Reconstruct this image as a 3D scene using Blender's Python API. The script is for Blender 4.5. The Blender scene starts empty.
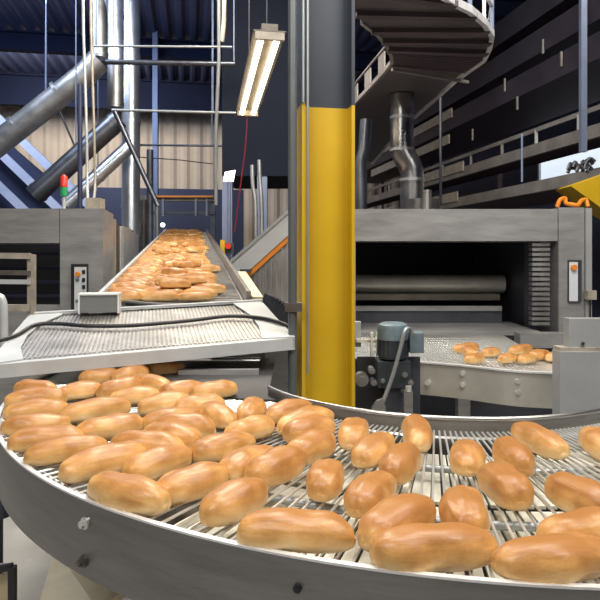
import bpy, bmesh, math, random
from mathutils import Vector, Matrix, noise
R = random.Random(7)
SC = bpy.context.scene; COL = SC.collection
F_PX = 620.0; HY = 255.0; EYE = 1.45

def P(x, y, Z):                                   # a point seen at (x, y) standing Z metres away
    return Vector(((x-300)*Z/F_PX, Z, EYE-(y-HY)*Z/F_PX))
def onplane(x, y, dh):
    return P(x, y, dh*F_PX/(y-HY))
TH = math.atan(.178)
U = Vector((-math.sin(TH), math.cos(TH), 0)); V = Vector((math.cos(TH), math.sin(TH), 0))
def FA(a, b, z): return V*a + U*b + Vector((0, 0, z))
ZV = Vector((0, 0, 1))

# ------------------------------------------------------------------ materials
def mat(name, col, rough=.5, metal=0, var=.0, scale=6, bump=0, bscale=40, stretch=None, col2=None, spec=None, coat=0):
    m = bpy.data.materials.new(name); m.use_nodes = True
    nt = m.node_tree; N = nt.nodes; L = nt.links; b = N['Principled BSDF']
    b.inputs['Roughness'].default_value = rough; b.inputs['Metallic'].default_value = metal
    b.inputs['Base Color'].default_value = (*col, 1)
    if spec is not None: b.inputs['Specular IOR Level'].default_value = spec
    if coat: b.inputs['Coat Weight'].default_value = coat
    tc = N.new('ShaderNodeTexCoord'); mp = N.new('ShaderNodeMapping'); L.new(tc.outputs['Object'], mp.inputs[0])
    if stretch: mp.inputs['Scale'].default_value = stretch
    if var or col2:
        nz = N.new('ShaderNodeTexNoise'); nz.inputs['Scale'].default_value = scale; nz.inputs['Detail'].default_value = 6
        nz.inputs['Roughness'].default_value = .65; L.new(mp.outputs[0], nz.inputs[0])
        rp = N.new('ShaderNodeValToRGB'); rp.color_ramp.elements[0].position = .32; rp.color_ramp.elements[1].position = .68
        a = col2 if col2 else tuple(c*(1-var) for c in col)
        rp.color_ramp.elements[0].color = (*a, 1)
        rp.color_ramp.elements[1].color = (*(col if col2 else tuple(min(1, c*(1+var*.6)) for c in col)), 1)
        L.new(nz.outputs[0], rp.inputs[0]); L.new(rp.outputs[0], b.inputs['Base Color'])
        mr = N.new('ShaderNodeMapRange'); mr.inputs[3].default_value = max(.05, rough-.1); mr.inputs[4].default_value = min(1, rough+.12)
        L.new(nz.outputs[0], mr.inputs[0]); L.new(mr.outputs[0], b.inputs['Roughness'])
    if bump:
        n2 = N.new('ShaderNodeTexNoise'); n2.inputs['Scale'].default_value = bscale; n2.inputs['Detail'].default_value = 4
        L.new(mp.outputs[0], n2.inputs[0])
        bp = N.new('ShaderNodeBump'); bp.inputs['Strength'].default_value = bump; bp.inputs['Distance'].default_value = .004
        L.new(n2.outputs[0], bp.inputs['Height']); L.new(bp.outputs[0], b.inputs['Normal'])
    return m
def emis(name, col, s):
    m = bpy.data.materials.new(name); m.use_nodes = True; b = m.node_tree.nodes['Principled BSDF']
    b.inputs['Base Color'].default_value = (*col, 1); b.inputs['Emission Color'].default_value = (*col, 1); b.inputs['Emission Strength'].default_value = s
    return m

def bread_mat():
    m = bpy.data.materials.new('bread_crust'); m.use_nodes = True
    nt = m.node_tree; N = nt.nodes; L = nt.links; b = N['Principled BSDF']
    tc = N.new('ShaderNodeTexCoord'); oi = N.new('ShaderNodeObjectInfo')
    off = N.new('ShaderNodeVectorMath'); off.operation = 'ADD'; L.new(tc.outputs['Object'], off.inputs[0])
    rv = N.new('ShaderNodeMath'); rv.operation = 'MULTIPLY'; rv.inputs[1].default_value = 9; L.new(oi.outputs['Random'], rv.inputs[0])
    L.new(rv.outputs[0], off.inputs[1])
    sx = N.new('ShaderNodeSeparateXYZ'); L.new(tc.outputs['Object'], sx.inputs[0])
    n1 = N.new('ShaderNodeTexNoise'); n1.inputs['Scale'].default_value = 22; n1.inputs['Detail'].default_value = 5; L.new(off.outputs[0], n1.inputs[0])
    n2 = N.new('ShaderNodeTexNoise'); n2.inputs['Scale'].default_value = 260; n2.inputs['Detail'].default_value = 3; L.new(off.outputs[0], n2.inputs[0])
    # bake: the top of the crust is browned, the flanks stay paler, the foot is brown where it touched the tin
    a = N.new('ShaderNodeMath'); a.operation = 'MULTIPLY_ADD'; a.inputs[1].default_value = 19; a.inputs[2].default_value = -.53
    L.new(sx.outputs[2], a.inputs[0])
    c = N.new('ShaderNodeMath'); c.operation = 'MULTIPLY_ADD'; c.inputs[1].default_value = .85; L.new(n1.outputs[0], c.inputs[0]); L.new(a.outputs[0], c.inputs[2])
    d = N.new('ShaderNodeMath'); d.operation = 'MULTIPLY_ADD'; d.inputs[1].default_value = .22; L.new(oi.outputs['Random'], d.inputs[0]); L.new(c.outputs[0], d.inputs[2])
    e = N.new('ShaderNodeMath'); e.operation = 'MULTIPLY_ADD'; e.inputs[1].default_value = .12; L.new(n2.outputs[0], e.inputs[0]); L.new(d.outputs[0], e.inputs[2])
    rp = N.new('ShaderNodeValToRGB'); cr = rp.color_ramp
    stops = [(0, (.30, .13, .035)), (.10, (.55, .31, .10)), (.22, (.84, .61, .33)), (.42, (.78, .49, .20)), (.66, (.62, .325, .105)), (1, (.38, .165, .045))]
    cr.elements[0].position = 0; cr.elements[0].color = (*stops[0][1], 1); cr.elements[1].position = 1; cr.elements[1].color = (*stops[-1][1], 1)
    for p_, c_ in stops[1:-1]:
        el = cr.elements.new(p_); el.color = (*c_, 1)
    L.new(e.outputs[0], rp.inputs[0]); L.new(rp.outputs[0], b.inputs['Base Color'])
    b.inputs['Roughness'].default_value = .38
    b.inputs['Subsurface Weight'].default_value = .0
    mp = N.new('ShaderNodeMapping'); mp.inputs['Scale'].default_value = (12, 75, 75); L.new(off.outputs[0], mp.inputs[0])
    n3 = N.new('ShaderNodeTexNoise'); n3.inputs['Scale'].default_value = 1; n3.inputs['Detail'].default_value = 4; L.new(mp.outputs[0], n3.inputs[0])
    f = N.new('ShaderNodeMath'); f.operation = 'MULTIPLY_ADD'; f.inputs[1].default_value = .30; L.new(n3.outputs[0], f.inputs[0]); L.new(e.outputs[0], f.inputs[2])
    g = N.new('ShaderNodeMath'); g.operation = 'SUBTRACT'; g.inputs[1].default_value = .15; L.new(f.outputs[0], g.inputs[0]); L.new(g.outputs[0], rp.inputs[0])
    bp = N.new('ShaderNodeBump'); bp.inputs['Strength'].default_value = .55; bp.inputs['Distance'].default_value = .0022
    ad = N.new('ShaderNodeMath'); ad.operation = 'MULTIPLY_ADD'; ad.inputs[1].default_value = .25; L.new(n2.outputs[0], ad.inputs[0]); L.new(n3.outputs[0], ad.inputs[2])
    L.new(ad.outputs[0], bp.inputs['Height']); L.new(bp.outputs[0], b.inputs['Normal'])
    return m

M = dict(
    bread=bread_mat(),
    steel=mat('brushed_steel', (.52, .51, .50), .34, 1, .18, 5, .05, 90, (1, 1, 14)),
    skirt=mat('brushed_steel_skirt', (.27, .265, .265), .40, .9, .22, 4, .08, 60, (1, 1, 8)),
    rod=mat('polished_wire', (.74, .74, .72), .30, .65),
    rim=mat('worn_rim_edge', (.85, .86, .88), .35, .5, .1, 20),
    slat=mat('pale_belt_slat', (.78, .77, .66), .5, 0, .16, 18),
    galv=mat('galvanised_sheet', (.42, .41, .40), .42, .85, .35, 5, .1, 30, (1, 1, .4)),
    plate=mat('dark_smooth_plate', (.12, .12, .125), .4, .7, .25, 5),
    pipedk=mat('dark_grey_pipe', (.12, .135, .14), .4, .3, .1, 6), flue=mat('dull_flue_steel', (.30, .30, .31), .28, 1, .3, 5),
    side=mat('bright_side_steel', (.55, .53, .48), .38, .5, .15, 4),
    oven=mat('oven_steel', (.37, .37, .375), .40, .45, .22, 3, .05, 50, (1, 1, 5)),
    greyp=mat('grey_painted_panel', (.36, .37, .38), .42, .2, .1, 3),
    white=mat('white_painted_steel', (.52, .54, .55), .35, .15, .10, 7, .03, 60),
    cream=mat('cream_plastic', (.74, .66, .46), .5, 0, .1, 10),
    box=mat('grey_junction_box', (.17, .18, .175), .45, 0, .06, 10),
    boxlid=mat('pale_box_rim', (.7, .71, .7), .4, 0),
    black=mat('black_rubber', (.015, .015, .018), .45),
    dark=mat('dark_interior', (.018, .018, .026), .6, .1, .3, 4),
    darkst=mat('dark_blued_steel', (.085, .09, .11), .45, .6, .3, 4),
    dirty=mat('sooted_steel', (.16, .145, .125), .5, .7, .35, 6),
    yellow=mat('yellow_paint', (.56, .355, .008), .42, 0, .08, 3, .05, 25),
    slate=mat('slate_paint', (.028, .036, .052), .45, 0, .10, 3),
    pipe=mat('grey_conduit', (.34, .36, .37), .4, .5, .1, 6),
    duct=mat('spiral_duct_steel', (.42, .43, .45), .42, .85, .35, 4, .1, 20),
    ductb=mat('bright_duct_steel', (.74, .80, .88), .30, .9, .12, 3),
    ductd=mat('dark_duct_steel', (.13, .14, .17), .35, .85, .3, 4),
    blue=mat('pale_blue_panel', (.55, .61, .78), .5, .1, .1, 4),
    navy=mat('navy_paint', (.035, .045, .10), .5, .1, .2, 3),
    navyb=mat('roof_beam_navy', (.009, .014, .040), .8, 0, .2, 3, spec=.15),
    navyd=mat('dark_navy_paint', (.007, .010, .022), .8, 0, .2, 3, spec=.2),
    bluest=mat('blue_grey_post', (.18, .22, .33), .45, .3, .15, 5),
    orange=mat('orange_paint', (.78, .25, .02), .45),
    motor=mat('motor_blue_grey', (.17, .23, .27), .4, .3, .2, 12),
    motord=mat('motor_dark', (.045, .055, .065), .5, .4, .3, 12),
    red=mat('red_plastic', (.7, .04, .03), .35), green=mat('green_plastic', (.03, .32, .12), .35),
    cord=mat('red_cord', (.26, .03, .05), .5),
    label=mat('pale_control_plate', (.62, .66, .70), .4),
    wall=mat('cream_cladding', (.62, .53, .44), .6, 0, .12, 1.5), wallb=mat('pale_grey_cladding', (.42, .42, .45), .6, 0, .12, 1.5),
    ceil=mat('blue_roof_deck', (.055, .068, .15), .6, .2, .15, 1),
    floor=mat('worn_concrete', (.40, .39, .37), .45, 0, .22, 2.2, .1, 12),
    tan=mat('tan_sheet', (.62, .52, .33), .4, .3, .18, 6),
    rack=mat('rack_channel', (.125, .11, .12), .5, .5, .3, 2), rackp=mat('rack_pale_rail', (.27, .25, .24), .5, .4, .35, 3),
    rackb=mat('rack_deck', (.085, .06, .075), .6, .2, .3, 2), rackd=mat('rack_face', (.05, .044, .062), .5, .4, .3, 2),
    wood=mat('aged_rail', (.40, .36, .30), .55, .2, .3, 9),
    win=emis('window_daylight', (.80, .90, 1), 1.0), tube=emis('fluorescent_tube', (1, .84, .58), 7), lamp=emis('small_lamp', (1, .97, .85), 3),
)

# ------------------------------------------------------------------ mesh helpers
def obj(name, bm, m, parent=None, smooth=False, bevel=0):
    if bevel:
        try: bmesh.ops.bevel(bm, geom=[e for e in bm.edges if len(e.link_faces) == 2 and e.calc_face_angle(0) > .6], offset=bevel, segments=2, affect='EDGES', profile=.6)
        except Exception: pass
    bmesh.ops.recalc_face_normals(bm, faces=bm.faces)
    me = bpy.data.meshes.new(name); bm.to_mesh(me); bm.free(); me.materials.append(m)
    if smooth:
        for p in me.polygons: p.use_smooth = True
        try: me.set_sharp_from_angle(angle=.8)
        except Exception: pass
    o = bpy.data.objects.new(name, me); COL.objects.link(o)
    if parent:
        o.parent = parent
        o.matrix_parent_inverse = parent.matrix_basis.inverted() if not parent.parent else Matrix()
    return o
def thing(name, label, cat, loc=(0, 0, 0), group=None, rz=0):
    o = bpy.data.objects.new(name, None); COL.objects.link(o); o.location = loc; o.rotation_euler = (0, 0, rz); o.empty_display_size = .05
    o['label'] = label; o['category'] = cat
    if group: o['group'] = group
    return o
def tag(o, label, cat, group=None):
    o['label'] = label; o['category'] = cat
    if group: o['group'] = group
    return o
def st(o): o['kind'] = 'structure'; return o
def B(): return bmesh.new()
def box(bm, c, d, ax=None):                      # centre, dims, optional axes
    c = Vector(c); ax = ax or (Vector((1, 0, 0)), Vector((0, 1, 0)), ZV)
    vs = []
    for i in (-.5, .5):
        for j in (-.5, .5):
            for k in (-.5, .5):
                vs.append(bm.verts.new(c+ax[0]*d[0]*i+ax[1]*d[1]*j+ax[2]*d[2]*k))
    for f in ((0, 1, 3, 2), (4, 6, 7, 5), (0, 4, 5, 1), (2, 3, 7, 6), (0, 2, 6, 4), (1, 5, 7, 3)):
        bm.faces.new([vs[i] for i in f])
    return bm
AF = (V, U, ZV)
def bb(x0, x1, y0, y1, z0, z1, bm=None):
    return box(bm or B(), ((x0+x1)/2, (y0+y1)/2, (z0+z1)/2), (x1-x0, y1-y0, z1-z0))
def beam(bm, a, b, w, h, up=ZV):
    a = Vector(a); b = Vector(b); d = b-a; L = d.length; d.normalize()
    s = d.cross(up)
    if s.length < 1e-4: s = Vector((1, 0, 0))
    s.normalize(); u = s.cross(d)
    return box(bm, (a+b)/2, (L, w, h), (d, s, u))
def prism(bm, pts, dv):
    dv = Vector(dv); lo = [bm.verts.new(Vector(p)) for p in pts]; hi = [bm.verts.new(Vector(p)+dv) for p in pts]
    bm.faces.new(lo[::-1]); bm.faces.new(hi); n = len(pts)
    for i in range(n): bm.faces.new([lo[i], lo[(i+1) % n], hi[(i+1) % n], hi[i]])
    return bm
def tube(bm, pts, r, n=12, cap=True, rads=None):
    pts = [Vector(p) for p in pts]; rings = []; prev = None
    for i, p in enumerate(pts):
        t = (pts[min(i+1, len(pts)-1)]-pts[max(i-1, 0)]).normalized()
        if prev is None:
            s = t.cross(ZV)
            if s.length < 1e-3: s = Vector((1, 0, 0))
        else: s = prev-t*prev.dot(t)
        s.normalize(); prev = s; u = t.cross(s); rr = rads[i] if rads else r
        rings.append([bm.verts.new(p+(s*math.cos(2*math.pi*k/n)+u*math.sin(2*math.pi*k/n))*rr) for k in range(n)])
    for a, b in zip(rings, rings[1:]):
        for k in range(n): bm.faces.new([a[k], a[(k+1) % n], b[(k+1) % n], b[k]])
    if cap: bm.faces.new(rings[0][::-1]); bm.faces.new(rings[-1])
    return bm
def curve(pts, k=8):                             # Catmull-Rom
    pts = [Vector(p) for p in pts]; q = [pts[0]*2-pts[1]]+pts+[pts[-1]*2-pts[-2]]; out = []
    for i in range(1, len(q)-2):
        for j in range(k):
            t = j/k; a, b, c, d = q[i-1:i+3]
            out.append(.5*((2*b)+(c-a)*t+(2*a-5*b+4*c-d)*t*t+(3*b-a-3*c+d)*t**3))
    return out+[pts[-1]]
def collars(bm, a, b, r, ts, w=.02, g=.008):
    a = Vector(a); b = Vector(b); d = (b-a).normalized()
    for t in ts:
        c = a.lerp(b, t); tube(bm, [c-d*w, c+d*w], r+g, 20)
    return bm

# ================================================================== THE ROOM
H = 5.8
st(obj('floor', prism(B(), [FA(-9, -4, 0), FA(6.4, -4, 0), FA(6.4, 17, 0), FA(-9, 17, 0)], (0, 0, -.1)), M['floor']))
def corr(bm, a, b, up, n, depth, dirn):          # folded sheet between a and b
    a = Vector(a); b = Vector(b); prev = None
    for i in range(n*4+1):
        p = a.lerp(b, i/(n*4)); k = i % 4; q = p+dirn*(depth if k in (1, 2) else 0)
        if k in (0,) : q = p
        v = (bm.verts.new(q), bm.verts.new(q+up))
        if prev: bm.faces.new([prev[0], v[0], v[1], prev[1]])
        prev = v
    return bm
st(obj('wall_far', prism(corr(B(), FA(-9, 17, 0), FA(6.4, 17, 0), Vector((0, 0, H)), 44, .05, -U), [FA(-9, 17.05, 0), FA(6.4, 17.05, 0), FA(6.4, 17.15, 0), FA(-9, 17.15, 0)], (0, 0, H)), M['wall']))
st(obj('wall_left', prism(B(), [FA(-9, -4, 0), FA(-9.1, -4, 0), FA(-9.1, 17, 0), FA(-9, 17, 0)], (0, 0, H)), M['wallb']))
st(obj('wall_right', prism(B(), [FA(6.4, -4, 0), FA(6.5, -4, 0), FA(6.5, 17, 0), FA(6.4, 17, 0)], (0, 0, H)), M['navy']))
st(obj('wall_near', prism(B(), [FA(-9, -4, 0), FA(6.4, -4, 0), FA(6.4, -4.1, 0), FA(-9, -4.1, 0)], (0, 0, H)), M['wallb']))
st(obj('ceiling', prism(corr(B(), FA(-9, -4, H), FA(6.4, -4, H), U*21, 60, .06, -ZV), [FA(-9, -4, H+.02), FA(6.4, -4, H+.02), FA(6.4, 17, H+.02), FA(-9, 17, H+.02)], (0, 0, .1)), M['ceil']))
w = st(obj('window_1', bb(0, 0.02, 0, 0.01, 0, .01), M['white']))
bpy.data.objects.remove(w)
wb = B()
for z in (2.7, 3.2): beam(wb, FA(6.37, 6, z), FA(6.37, 10.5, z), .06, .06)
for b_ in (6, 8.2, 10.5): beam(wb, FA(6.37, b_, 2.7), FA(6.37, b_, 3.2), .06, .06)
w = st(obj('window_1', wb, M['white']))
obj('pane', prism(B(), [FA(6.375, 6, 2.7), FA(6.39, 6, 2.7), FA(6.39, 10.5, 2.7), FA(6.375, 10.5, 2.7)], (0, 0, .5)), M['win'], w)
# roof beams
for b_, h_, lab in ((9.6, .28, 'navy steel roof beam crossing the hall, nearest of the three'), (12.6, .34, 'navy steel roof beam crossing the hall, middle of the three'), (15.6, .7, 'deep navy steel roof beam crossing the hall just before the cream wall')):
    bm = B(); beam(bm, FA(-9, b_, H-.1), FA(6.4, b_, H-.1), .2, .03); beam(bm, FA(-9, b_, H-.1-h_), FA(6.4, b_, H-.1-h_), .2, .03); beam(bm, FA(-9, b_, H-.1-h_/2), FA(6.4, b_, H-.1-h_/2), .03, h_)
    tag(obj('roof_beam', bm, M['navyb']), lab, 'beam', 'roof beams')
for k, (px, lab) in enumerate(((-7.6, 'thin blue vertical hanger rod left of the ducts under the roof'), (-5.3, 'blue grey vertical post behind the horizontal pipes'))):
    if k == 0: bm = beam(B(), P(46, 20, 11), P(46, 97, 11), .03, .03); tag(obj('hanger_rod', bm, M['bluest']), lab, 'rod')
    else: bm = beam(B(), (P(155.5, 0, 12).x, 12, 0), (P(155.5, 0, 12).x, 12, H), .10, .10); tag(obj('steel_post', bm, M['bluest']), lab, 'post')

# ================================================================== THE ROUND CONVEYOR
CX, CY = .464, 2.133; RI, RO = .61, 1.352; ZB = 1.02     # belt surface height
A0, A1 = math.radians(180), math.radians(326)
def arc(r, z, a0=A0, a1=A1, n=110): return [Vector((CX+r*math.cos(a0+(a1-a0)*i/n), CY+r*math.sin(a0+(a1-a0)*i/n), z)) for i in range(n+1)]
T1 = Vector((-math.sin(A1), math.cos(A1), 0))
L0, L1_ = .45, 1.0
def path(r, z):                                  # straight lead-in, turn, straight lead-out
    a = arc(r, z); return [a[0]+Vector((0, L0, 0))]+a+[a[-1]+T1*L1_]
def ribbon(bm, r0, r1, z0, z1):                  # rectangular section swept along the path
    ps = [path(r0, z0), path(r1, z0), path(r1, z1), path(r0, z1)]
    rows = [[bm.verts.new(p[i]) for p in ps] for i in range(len(ps[0]))]
    for a, b in zip(rows, rows[1:]):
        for k in range(4): bm.faces.new([a[k], a[(k+1) % 4], b[(k+1) % 4], b[k]])
    bm.faces.new(rows[0][::-1]); bm.faces.new(rows[-1]); return bm
cv = thing('curved_conveyor', 'large round wire belt conveyor with steel skirt carrying bread loaves in the foreground', 'conveyor', (CX, CY, 0))
bm = B(); rr = .0026
def rod(bm, p, q, r=rr): tube(bm, [p, q], r, 6)
da = .0205; n = int((A1-A0)/da)
for i in range(n+1):
    a = A0+i*da; e = Vector((math.cos(a), math.sin(a), 0)); c = Vector((CX, CY, ZB-rr)); rod(bm, c+e*(RI+.012), c+e*(RO-.008))
for i in range(1, 30):
    for side, o, t in ((0, Vector((CX, CY, ZB-rr)), Vector((0, 1, 0))), (1, Vector((CX, CY, ZB-rr)), T1)):
        s = i*.021
        if side == 0 and s > L0: continue
        e = Vector((-1, 0, 0)) if side == 0 else Vector((math.cos(A1), math.sin(A1), 0))
        rod(bm, o+t*s+e*(RI+.012), o+t*s+e*(RO-.008))
for r_ in (RI+.05, RI+.058, RO-.03): tube(bm, path(r_, ZB-.0055), .002, 6)
obj('wire_belt', bm, M['rod'], cv, True)
bm = B()                                         # pale slatted return run under the wires
for i in range(int((A1-A0)/.0225)):
    a = A0+i*.0225
    if a < math.radians(236): continue
    c = Vector((CX, CY, ZB-.045))
    for r0, r1 in ((RI+.06, (RI+RO)/2-.02), ((RI+RO)/2+.005, RO-.03)):
        e0 = Vector((math.cos(a+.0025), math.sin(a+.0025), 0)); e1 = Vector((math.cos(a+.0195), math.sin(a+.0195), 0))
        prism(bm, [c+e0*r0, c+e0*r1, c+e1*r1, c+e1*r0], (0, 0, -.006))
obj('return_slats', bm, M['slat'], cv)
bm = ribbon(B(), RI+.03, RO-.02, ZB-.115, ZB-.11); obj('drip_tray', bm, M['dirty'], cv)
bm = B()
for r_ in (RI+.24, RO-.24): tube(bm, path(r_, ZB-.019), .008, 8)
obj('support_rail', bm, M['pipe'], cv, True)
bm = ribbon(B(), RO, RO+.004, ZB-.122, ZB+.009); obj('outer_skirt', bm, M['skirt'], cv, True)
bm = ribbon(B(), RO-.0035, RO+.006, ZB+.009, ZB+.0125); ribbon(bm, RO-.028, RO, ZB-.014, ZB-.011); obj('outer_rim', bm, M['rim'], cv, True)
def gpath(r, z): a = arc(r, z, math.radians(203), A1); return a+[a[-1]+T1*L1_]
bm = B(); ps = [gpath(RI-.004, ZB-.12), gpath(RI, ZB-.12), gpath(RI, ZB+.024), gpath(RI-.004, ZB+.024)]
rows = [[bm.verts.new(p[i]) for p in ps] for i in range(len(ps[0]))]
for a, b in zip(rows, rows[1:]):
    for k in range(4): bm.faces.new([a[k], a[(k+1) % 4], b[(k+1) % 4], b[k]])
bm.faces.new(rows[0][::-1]); bm.faces.new(rows[-1])
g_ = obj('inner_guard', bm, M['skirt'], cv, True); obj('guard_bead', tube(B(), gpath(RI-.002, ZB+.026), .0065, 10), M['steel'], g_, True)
for a in (248, 275, 300):
    a = math.radians(a)
    for r_ in (RI+.05, RO-.1):
        x, y = CX+r_*math.cos(a), CY+r_*math.sin(a); bm = bb(x-.02, x+.02, y-.02, y+.02, .0, ZB-.114); bb(x-.045, x+.045, y-.045, y+.045, 0, .012, bm)
        obj('leg', bm, M['steel'], cv)
def bolt(x, y, r=.009, m='rod', nm='bolt', L=.008):
    # on the outer skirt
    best = min((abs(300+F_PX*(CX+RO*math.cos(t))/(CY+RO*math.sin(t))-x), t) for t in [math.radians(190+k*.05) for k in range(2500)])
    t = best[1]; e = Vector((math.cos(t), math.sin(t), 0)); c = Vector((CX, CY, 0))+e*(RO+.004); c.z = EYE-(y-HY)*c.y/F_PX
    bm = tube(B(), [c, c+e*.004], r*1.35, 16); tube(bm, [c+e*.004, c+e*(.004+L)], r*.8, 6); obj(nm, bm, M[m], cv)
bolt(88, 523, .0078, 'rod'); bolt(86, 561, .0075, 'dirty'); bolt(299, 588, .0045, 'black', 'bolt', .002)

obj('transfer_plate', prism(B(), [onplane(132, 381, .428), onplane(200, 387, .428), onplane(222, 398, .428), onplane(250, 400, .428), onplane(283, 401, .428), onplane(268, 395.5, .428), Vector((-.10, 2.56, ZB+.002)), Vector((-.66, 2.56, ZB+.002))], (0, 0, .003)), M['plate'], cv)
# ------------------------------------------------------------------ bread
def loaf_mesh(seed, Lh=.084, w=.0345, h=.053, bend=.0, score=1, blunt=2.7):
    bm = B(); nu, nv = 40, 30; rows = []; rnd = random.Random(seed); o = Vector((seed*3.1, seed*1.7, 0))
    lop = rnd.uniform(-.06, .06)
    for i in range(nu+1):
        t = -math.cos(math.pi*i/nu); r = max(0, 1-abs(t)**blunt)**.5; row = []
        r = r**.9*(1+lop*t)
        for k in range(nv):
            a = 2*math.pi*k/nv; cy, sz = math.cos(a), math.sin(a)
            yy = math.copysign(abs(cy)**.80, cy)*w*r
            hh = h*.60 if sz > 0 else h*.40
            zz = h*.40+math.copysign(abs(sz)**(.88 if sz > 0 else .62), sz)*hh*(r**(.85 if sz > 0 else .55))
            p = Vector((t*Lh, yy, zz))
            if sz > 0 and score:
                for off in ((0,) if score == 1 else (-.33, .33)):
                    g = math.exp(-((yy/w-off-.05*math.sin(5*t+seed))/.085)**2)*max(0, 1-(abs(t)/.9)**6)
                    p.z -= g*(.0055 if score == 1 else .0038)*(sz**.5)
            if abs(t) > .72 and sz > -.2:           # pinched seam at the ends
                p.x -= math.copysign(.003, t)*math.exp(-(yy/w/.16)**2)*(abs(t)-.72)/.28
            q = noise.noise(p*20+o)*.0050+noise.noise(Vector((p.x*26, p.y*90, p.z*90))+o)*.0016
            d = Vector((0, cy, sz)); p += d*q*(1 if sz > -.5 else .2)
            p.y += bend*(t*t-.4); p.z += .004*t*lop*10
            row.append(bm.verts.new(p))
        rows.append(row)
    for a, b in zip(rows, rows[1:]):
        for k in range(nv): bm.faces.new([a[k], a[(k+1) % nv], b[(k+1) % nv], b[k]])
    bmesh.ops.remove_doubles(bm, verts=bm.verts, dist=1e-5); bmesh.ops.recalc_face_normals(bm, faces=bm.faces)
    zm = min(v.co.z for v in bm.verts)
    for v in bm.verts: v.co.z -= zm
    me = bpy.data.meshes.new('bread_loaf'); bm.to_mesh(me); bm.free(); me.materials.append(M['bread'])
    for p in me.polygons: p.use_smooth = True
    return me
LM = [loaf_mesh(1, score=1), loaf_mesh(2, bend=.006, score=0), loaf_mesh(3, w=.0355, score=2), loaf_mesh(4, bend=-.006, score=1, h=.051),
      loaf_mesh(5, w=.035, score=0, blunt=2.3), loaf_mesh(6, score=2, blunt=3.2), loaf_mesh(7, w=.0365, h=.056, score=1, blunt=2.4), loaf_mesh(8, bend=.009, score=0, blunt=2.2)]
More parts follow.
